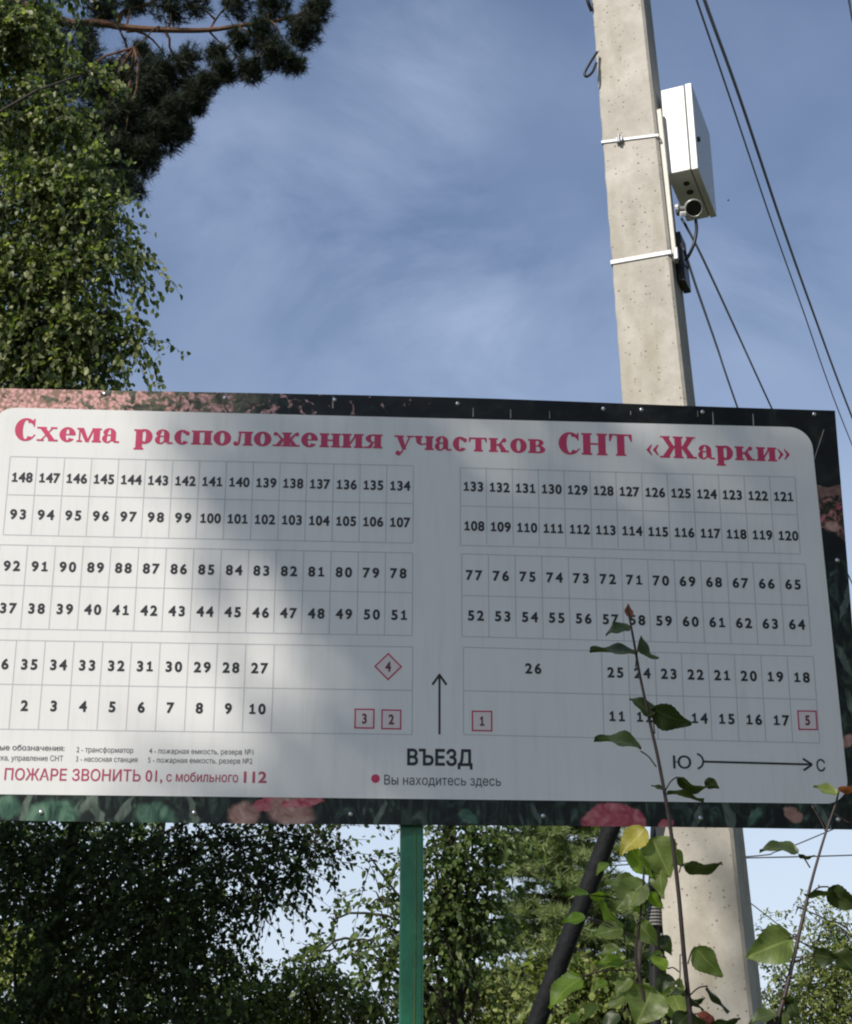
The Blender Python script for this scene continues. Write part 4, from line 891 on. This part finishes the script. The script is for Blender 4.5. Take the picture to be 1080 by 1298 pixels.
def sap_mat(name, c1, c2, trans=.35):
    m = leaf_mat(name, [c1, c2], trans, rough=.42, spec=.45); n, l = m.node_tree.nodes, m.node_tree.links
    at_ = n.new('ShaderNodeAttribute'); at_.attribute_name = 'leaf_uv'; sp = n.new('ShaderNodeSeparateXYZ'); l.new(at_.outputs['Vector'], sp.inputs[0])
    def M_(op, a, b=None, c=None):
        q = n.new('ShaderNodeMath'); q.operation = op
        for i, x in enumerate((a, b, c)):
            if x is None: continue
            if isinstance(x, (int, float)): q.inputs[i].default_value = x
            else: l.new(x, q.inputs[i])
        return q.outputs[0]
    ac = M_('ABSOLUTE', sp.outputs[0]); rib = M_('LESS_THAN', ac, .055)
    side = M_('SINE', M_('MULTIPLY', M_('SUBTRACT', sp.outputs[1], M_('MULTIPLY', ac, .28)), 48.0)); vein = M_('GREATER_THAN', side, .93)
    vm = M_('MULTIPLY', M_('MAXIMUM', rib, M_('MULTIPLY', vein, .35)), .38)
    ramp_out = [x for x in n if x.type == 'VALTORGB'][0].outputs[0]; vc = n.new('ShaderNodeMix'); vc.data_type = 'RGBA'; vc.inputs['B'].default_value = (min(1, c2[0] * 2.2 + .03), min(1, c2[1] * 1.9 + .03), min(1, c2[2] * 2.0 + .02), 1)
    sn = n.new('ShaderNodeTexNoise'); sn.inputs['Scale'].default_value = 38; sn.inputs['Detail'].default_value = 4; tcx = n.new('ShaderNodeTexCoord'); l.new(tcx.outputs['Object'], sn.inputs['Vector'])
    mot = n.new('ShaderNodeMix'); mot.data_type = 'RGBA'; mot.blend_type = 'MULTIPLY'; mot.inputs['Factor'].default_value = .8; rr_ = n.new('ShaderNodeValToRGB'); rr_.color_ramp.elements[0].position = .32; rr_.color_ramp.elements[0].color = (.72, .68, .60, 1); rr_.color_ramp.elements[1].position = .62; rr_.color_ramp.elements[1].color = (1.3, 1.26, 1.1, 1)
    l.new(sn.outputs['Fac'], rr_.inputs[0]); l.new(ramp_out, mot.inputs['A']); l.new(rr_.outputs[0], mot.inputs['B'])
    l.new(mot.outputs['Result'], vc.inputs['A']); l.new(vm, vc.inputs['Factor'])
    for lk_ in list(l):
        if lk_.from_socket == ramp_out and lk_.to_node != mot: to = lk_.to_socket; l.new(vc.outputs['Result'], to)
    t = n.new('ShaderNodeTexCoord'); z = n.new('ShaderNodeTexNoise'); z.inputs['Scale'].default_value = 90; z.inputs['Detail'].default_value = 5; l.new(t.outputs['Object'], z.inputs['Vector'])
    bp = n.new('ShaderNodeBump'); bp.inputs['Strength'].default_value = .25; bp.inputs['Distance'].default_value = .004; l.new(z.outputs['Fac'], bp.inputs['Height']); l.new(bp.outputs[0], n['Principled BSDF'].inputs['Normal'])
    return m
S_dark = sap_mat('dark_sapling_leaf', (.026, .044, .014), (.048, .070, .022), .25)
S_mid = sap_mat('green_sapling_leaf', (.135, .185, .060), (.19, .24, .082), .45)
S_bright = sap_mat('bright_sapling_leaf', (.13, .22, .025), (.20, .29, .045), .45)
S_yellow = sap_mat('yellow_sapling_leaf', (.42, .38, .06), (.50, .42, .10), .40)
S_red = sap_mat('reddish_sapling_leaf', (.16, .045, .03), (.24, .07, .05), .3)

def sapling(label, y, stem_pts, radii, leaves, twigs=()):
    foot = at(*stem_pts[-1], y); foot = np.array([foot[0] - .02, y, 0.0])
    t = thing('sapling', label, 'sapling', tuple(foot), 'young aspen saplings before the sign')
    pts = [at(px, py, y) for px, py in stem_pts] + [foot + np.array([0, 0, .6]), foot]
    m = MB(); sp = spline(pts, 5); m.tube(sp, list(np.linspace(radii[0], radii[1], len(sp))), 7)
    for tp_, r in twigs: m.tube(spline([at(*p, y) for p in tp_], 4), r, 5)
    groups = {}
    for lf in leaves:
        base, tip, hw, mt = lf[:4]; kw = lf[4] if len(lf) > 4 else {}
        g = groups.setdefault(mt.name, (mt, {})); big_leaf(g[1], base, tip, hw, y + kw.pop('y', 0), **kw)
    for mt, st in groups.values():
        if 'stem' in st: n0 = len(m.v); m.v += st['stem'].v; m.f += [tuple(i + n0 for i in f) for f in st['stem'].f]
        lo = st['leaf'].build('leaves', mt, t, smooth=True); ua = lo.data.attributes.new('leaf_uv', 'FLOAT_VECTOR', 'POINT'); ua.data.foreach_set('vector', np.array(st['uv'], dtype=np.float32).ravel())
    m.build('stem', M_twig, t, smooth=True)
    return t
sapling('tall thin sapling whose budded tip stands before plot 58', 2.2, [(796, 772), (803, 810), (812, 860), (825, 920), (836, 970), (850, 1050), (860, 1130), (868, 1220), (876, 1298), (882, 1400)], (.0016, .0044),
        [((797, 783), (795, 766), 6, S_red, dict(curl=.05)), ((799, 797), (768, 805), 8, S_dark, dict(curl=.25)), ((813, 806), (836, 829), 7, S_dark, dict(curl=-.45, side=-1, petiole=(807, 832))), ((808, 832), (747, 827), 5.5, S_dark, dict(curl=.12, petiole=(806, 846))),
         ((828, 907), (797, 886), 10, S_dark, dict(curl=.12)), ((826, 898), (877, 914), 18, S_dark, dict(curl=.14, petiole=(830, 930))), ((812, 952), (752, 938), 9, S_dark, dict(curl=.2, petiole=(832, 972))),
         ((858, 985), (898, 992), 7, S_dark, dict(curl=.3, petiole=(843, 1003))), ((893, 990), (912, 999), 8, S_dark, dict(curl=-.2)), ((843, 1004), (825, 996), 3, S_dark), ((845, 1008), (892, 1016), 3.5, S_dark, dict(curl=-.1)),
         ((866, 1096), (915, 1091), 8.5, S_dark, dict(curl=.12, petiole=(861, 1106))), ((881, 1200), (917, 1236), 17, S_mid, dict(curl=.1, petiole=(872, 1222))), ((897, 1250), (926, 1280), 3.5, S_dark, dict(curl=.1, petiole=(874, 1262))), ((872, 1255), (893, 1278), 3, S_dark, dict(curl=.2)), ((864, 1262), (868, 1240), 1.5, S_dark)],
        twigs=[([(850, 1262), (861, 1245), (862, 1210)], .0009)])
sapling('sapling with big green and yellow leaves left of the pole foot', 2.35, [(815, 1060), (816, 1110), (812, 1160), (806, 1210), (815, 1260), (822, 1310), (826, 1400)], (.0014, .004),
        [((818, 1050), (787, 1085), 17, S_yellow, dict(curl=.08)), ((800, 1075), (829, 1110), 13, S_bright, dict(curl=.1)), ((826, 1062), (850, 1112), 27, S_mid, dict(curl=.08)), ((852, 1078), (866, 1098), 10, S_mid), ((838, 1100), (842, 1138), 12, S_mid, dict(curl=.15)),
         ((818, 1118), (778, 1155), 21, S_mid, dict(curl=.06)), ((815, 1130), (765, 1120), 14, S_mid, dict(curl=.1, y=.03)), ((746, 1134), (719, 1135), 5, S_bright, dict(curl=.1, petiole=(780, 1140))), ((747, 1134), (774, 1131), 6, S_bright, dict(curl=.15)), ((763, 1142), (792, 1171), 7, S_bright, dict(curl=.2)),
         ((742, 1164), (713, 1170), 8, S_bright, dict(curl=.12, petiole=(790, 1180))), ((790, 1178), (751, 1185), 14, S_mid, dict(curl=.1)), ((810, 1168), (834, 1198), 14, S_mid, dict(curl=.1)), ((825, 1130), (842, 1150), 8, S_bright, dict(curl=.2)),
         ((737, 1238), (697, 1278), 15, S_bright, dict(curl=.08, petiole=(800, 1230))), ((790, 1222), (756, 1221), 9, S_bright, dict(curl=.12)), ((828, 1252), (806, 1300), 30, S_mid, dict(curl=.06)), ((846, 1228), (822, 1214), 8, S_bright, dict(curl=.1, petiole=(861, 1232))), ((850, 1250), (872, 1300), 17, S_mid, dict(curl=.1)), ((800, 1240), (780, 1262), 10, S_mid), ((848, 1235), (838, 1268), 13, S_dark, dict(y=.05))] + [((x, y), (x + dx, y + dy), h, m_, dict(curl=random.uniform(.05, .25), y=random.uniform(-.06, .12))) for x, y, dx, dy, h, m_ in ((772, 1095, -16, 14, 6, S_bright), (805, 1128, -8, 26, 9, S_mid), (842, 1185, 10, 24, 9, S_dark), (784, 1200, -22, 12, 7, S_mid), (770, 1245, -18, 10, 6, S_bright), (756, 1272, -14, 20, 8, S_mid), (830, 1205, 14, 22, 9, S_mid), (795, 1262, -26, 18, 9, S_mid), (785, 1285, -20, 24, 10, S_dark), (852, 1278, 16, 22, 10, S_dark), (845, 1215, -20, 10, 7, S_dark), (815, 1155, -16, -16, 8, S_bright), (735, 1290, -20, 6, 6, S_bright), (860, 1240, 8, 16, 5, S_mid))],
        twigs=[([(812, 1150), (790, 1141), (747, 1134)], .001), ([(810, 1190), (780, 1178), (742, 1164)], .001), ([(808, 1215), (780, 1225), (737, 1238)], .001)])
sapling('forked sapling with few dark leaves right of the pole', 2.0, [(1064, 1000), (1059, 1020), (1047, 1055), (1035, 1095), (1027, 1125), (1021, 1150), (1014, 1180), (1005, 1220), (994, 1265), (985, 1300), (976, 1400)], (.0012, .0038),
        [((1061, 1007), (1030, 998), 7, S_mid, dict(curl=.1)), ((1062, 998), (1088, 998), 5, S_red, dict(curl=.1)), ((1012, 1083), (962, 1079), 8, S_dark, dict(curl=.25, petiole=(1027, 1100))), ((1012, 1083), (1033, 1083), 2.5, S_dark), ((1050, 1124), (1090, 1148), 15, S_dark, dict(curl=.2, petiole=(1026, 1134))),
         ((1022, 1138), (1066, 1140), 4, S_dark, dict(curl=-.15)), ((1024, 1139), (1018, 1132), 2, S_dark), ((1030, 1210), (1062, 1212), 12, S_dark, dict(curl=.2)), ((1058, 1208), (1088, 1236), 13, S_dark, dict(curl=-.2)), ((1004, 1190), (944, 1212), 26, S_mid, dict(curl=.12, petiole=(1010, 1186))),
         ((1000, 1262), (1018, 1290), 9, S_dark, dict(curl=.3)), ((990, 1265), (1014, 1264), 5, S_dark, dict(curl=.3)), ((985, 1285), (950, 1300), 9, S_dark), ((990, 1280), (1000, 1310), 10, S_dark)],
        twigs=[([(1047, 1055), (1040, 1040), (1029, 1021)], .0009), ([(1056, 1030), (1064, 1036), (1078, 1044)], .0008), ([(1005, 1220), (1020, 1214), (1032, 1211)], .001), ([(1014, 1186), (1004, 1188), (990, 1192)], .001)])
sapling('low sapling shoot with crowded dark leaves at the bottom before the pole', 2.25, [(868, 1255), (871, 1275), (874, 1310), (876, 1400)], (.001, .003),
        [((870, 1262), (845, 1262), 5, S_dark, dict(curl=.2)), ((872, 1270), (893, 1262), 4, S_dark, dict(curl=.2)), ((870, 1280), (905, 1305), 9, S_dark), ((872, 1285), (850, 1310), 14, S_dark), ((900, 1296), (938, 1288), 7, S_dark, dict(petiole=(874, 1306))), ((905, 1300), (880, 1284), 7, S_red)])

# tiny bird far off in the sky
m = MB(); p = at(923, 254, 30); m.tube([p + (-.02, 0, -.012), p + (-.008, 0, 0), p + (.012, 0, .004), p + (.026, 0, .002)], [.004, .016, .018, .005], 8)
m.add([p + (-.005, 0, .006), p + (.012, 0, .008), p + (.004, -.05, .022)], [(0, 1, 2)]); m.add([p + (-.005, 0, .006), p + (.012, 0, .008), p + (.004, .05, .022)], [(0, 1, 2)])
tag(m.build('bird', M_black, smooth=True), 'tiny dark flying speck in the sky right of the cabinet', 'bird')

# ================================================================== the birch behind the photographer that shades the sign
def shade_tree():
    sun = np.array(SUN); cl = []
    def spot(u, v, t, r, n):   # a clump whose shadow falls at board coordinates u, v
        c = np.array(BM @ Vector((u, v, 0))) + sun * t; cl.append((c, (r, r, r), n))
    for u in np.arange(.10, 3.4, .34):
        for v in np.arange(-2.9, .62, .36):
            if u + .55 * v < -.45 and v < -.75: continue
            if v < -1.4 and rng.uniform() < .6: continue
            spot(u + rng.uniform(-.08, .08), v + rng.uniform(-.08, .08), 15 + rng.uniform(-1.2, 1.2), .30, 40 if v > -.95 else 13)
    for u, v, r, n in ((-.36, .38, .17, 26), (-.56, .40, .10, 11), (-.16, .55, .18, 24), (-.42, .58, .10, 10), (-.16, .25, .14, 14), (-.20, -.50, .20, 22), (-.50, -.55, .13, 10), (-.05, .0, .10, 6)):
        spot(u, v, 15, r, n)
    c0 = np.mean([c for c, r, n in cl], 0)
    for u, v in ((-.55, 1.02), (-.25, .98), (.05, 1.05), (-.40, 1.30), (-.18, 1.22), (-.32, 1.55)): spot(u, v, 15, .17, 8)
    tree('birch_tree', 'tall birch standing behind the viewer that shades the sign', 'tree', (c0[0] + .2, c0[1], 0), (c0[0] + .1, c0[1], c0[2] + 1.0), .15, cl, M_bark_birch, L_birch, .075, .8, droop=.3, tl=.19, twigs=False, nlf=8)
shade_tree()

def light_block_tree(label, foot, h, rad, n):  # unseen trees added only to block skylight and sun
    """broad dense unseen tree, added out of frame to cut down the light"""
    foot = np.array(foot, float); cl = []
    for i in range(n):
        d = in_ball(1, .4)[0]; cl.append((foot + np.array([0, 0, h * .56]) + d * np.array([rad, rad, h * .42]), (.9, .9, .8), 34))
    tree('broadleaf_tree', label, 'tree', foot, foot + np.array([.2, .1, h * .9]), .2, cl, M_bark_dark, L_dark, .20, .8, droop=.3, tl=.6, twigs=False, nlf=8)
light_block_tree('broad unseen tree added on the right of the viewer to block skylight', (6.4, 2.4, 0), 12.0, 2.6, 44)
light_block_tree('broad unseen tree added on the right beyond the sign to block skylight', (7.6, 6.6, 0), 11.5, 2.2, 36)
light_block_tree('broad unseen tree added behind the viewer on the right to block skylight', (4.5, -5.0, 0), 13.0, 3.6, 48)
light_block_tree('broad unseen tree added on the left to shade the lower left trees', (-5.05, 5.6, 0), 8.6, 1.2, 17)  # added to keep sun off the lower birch and dark tree
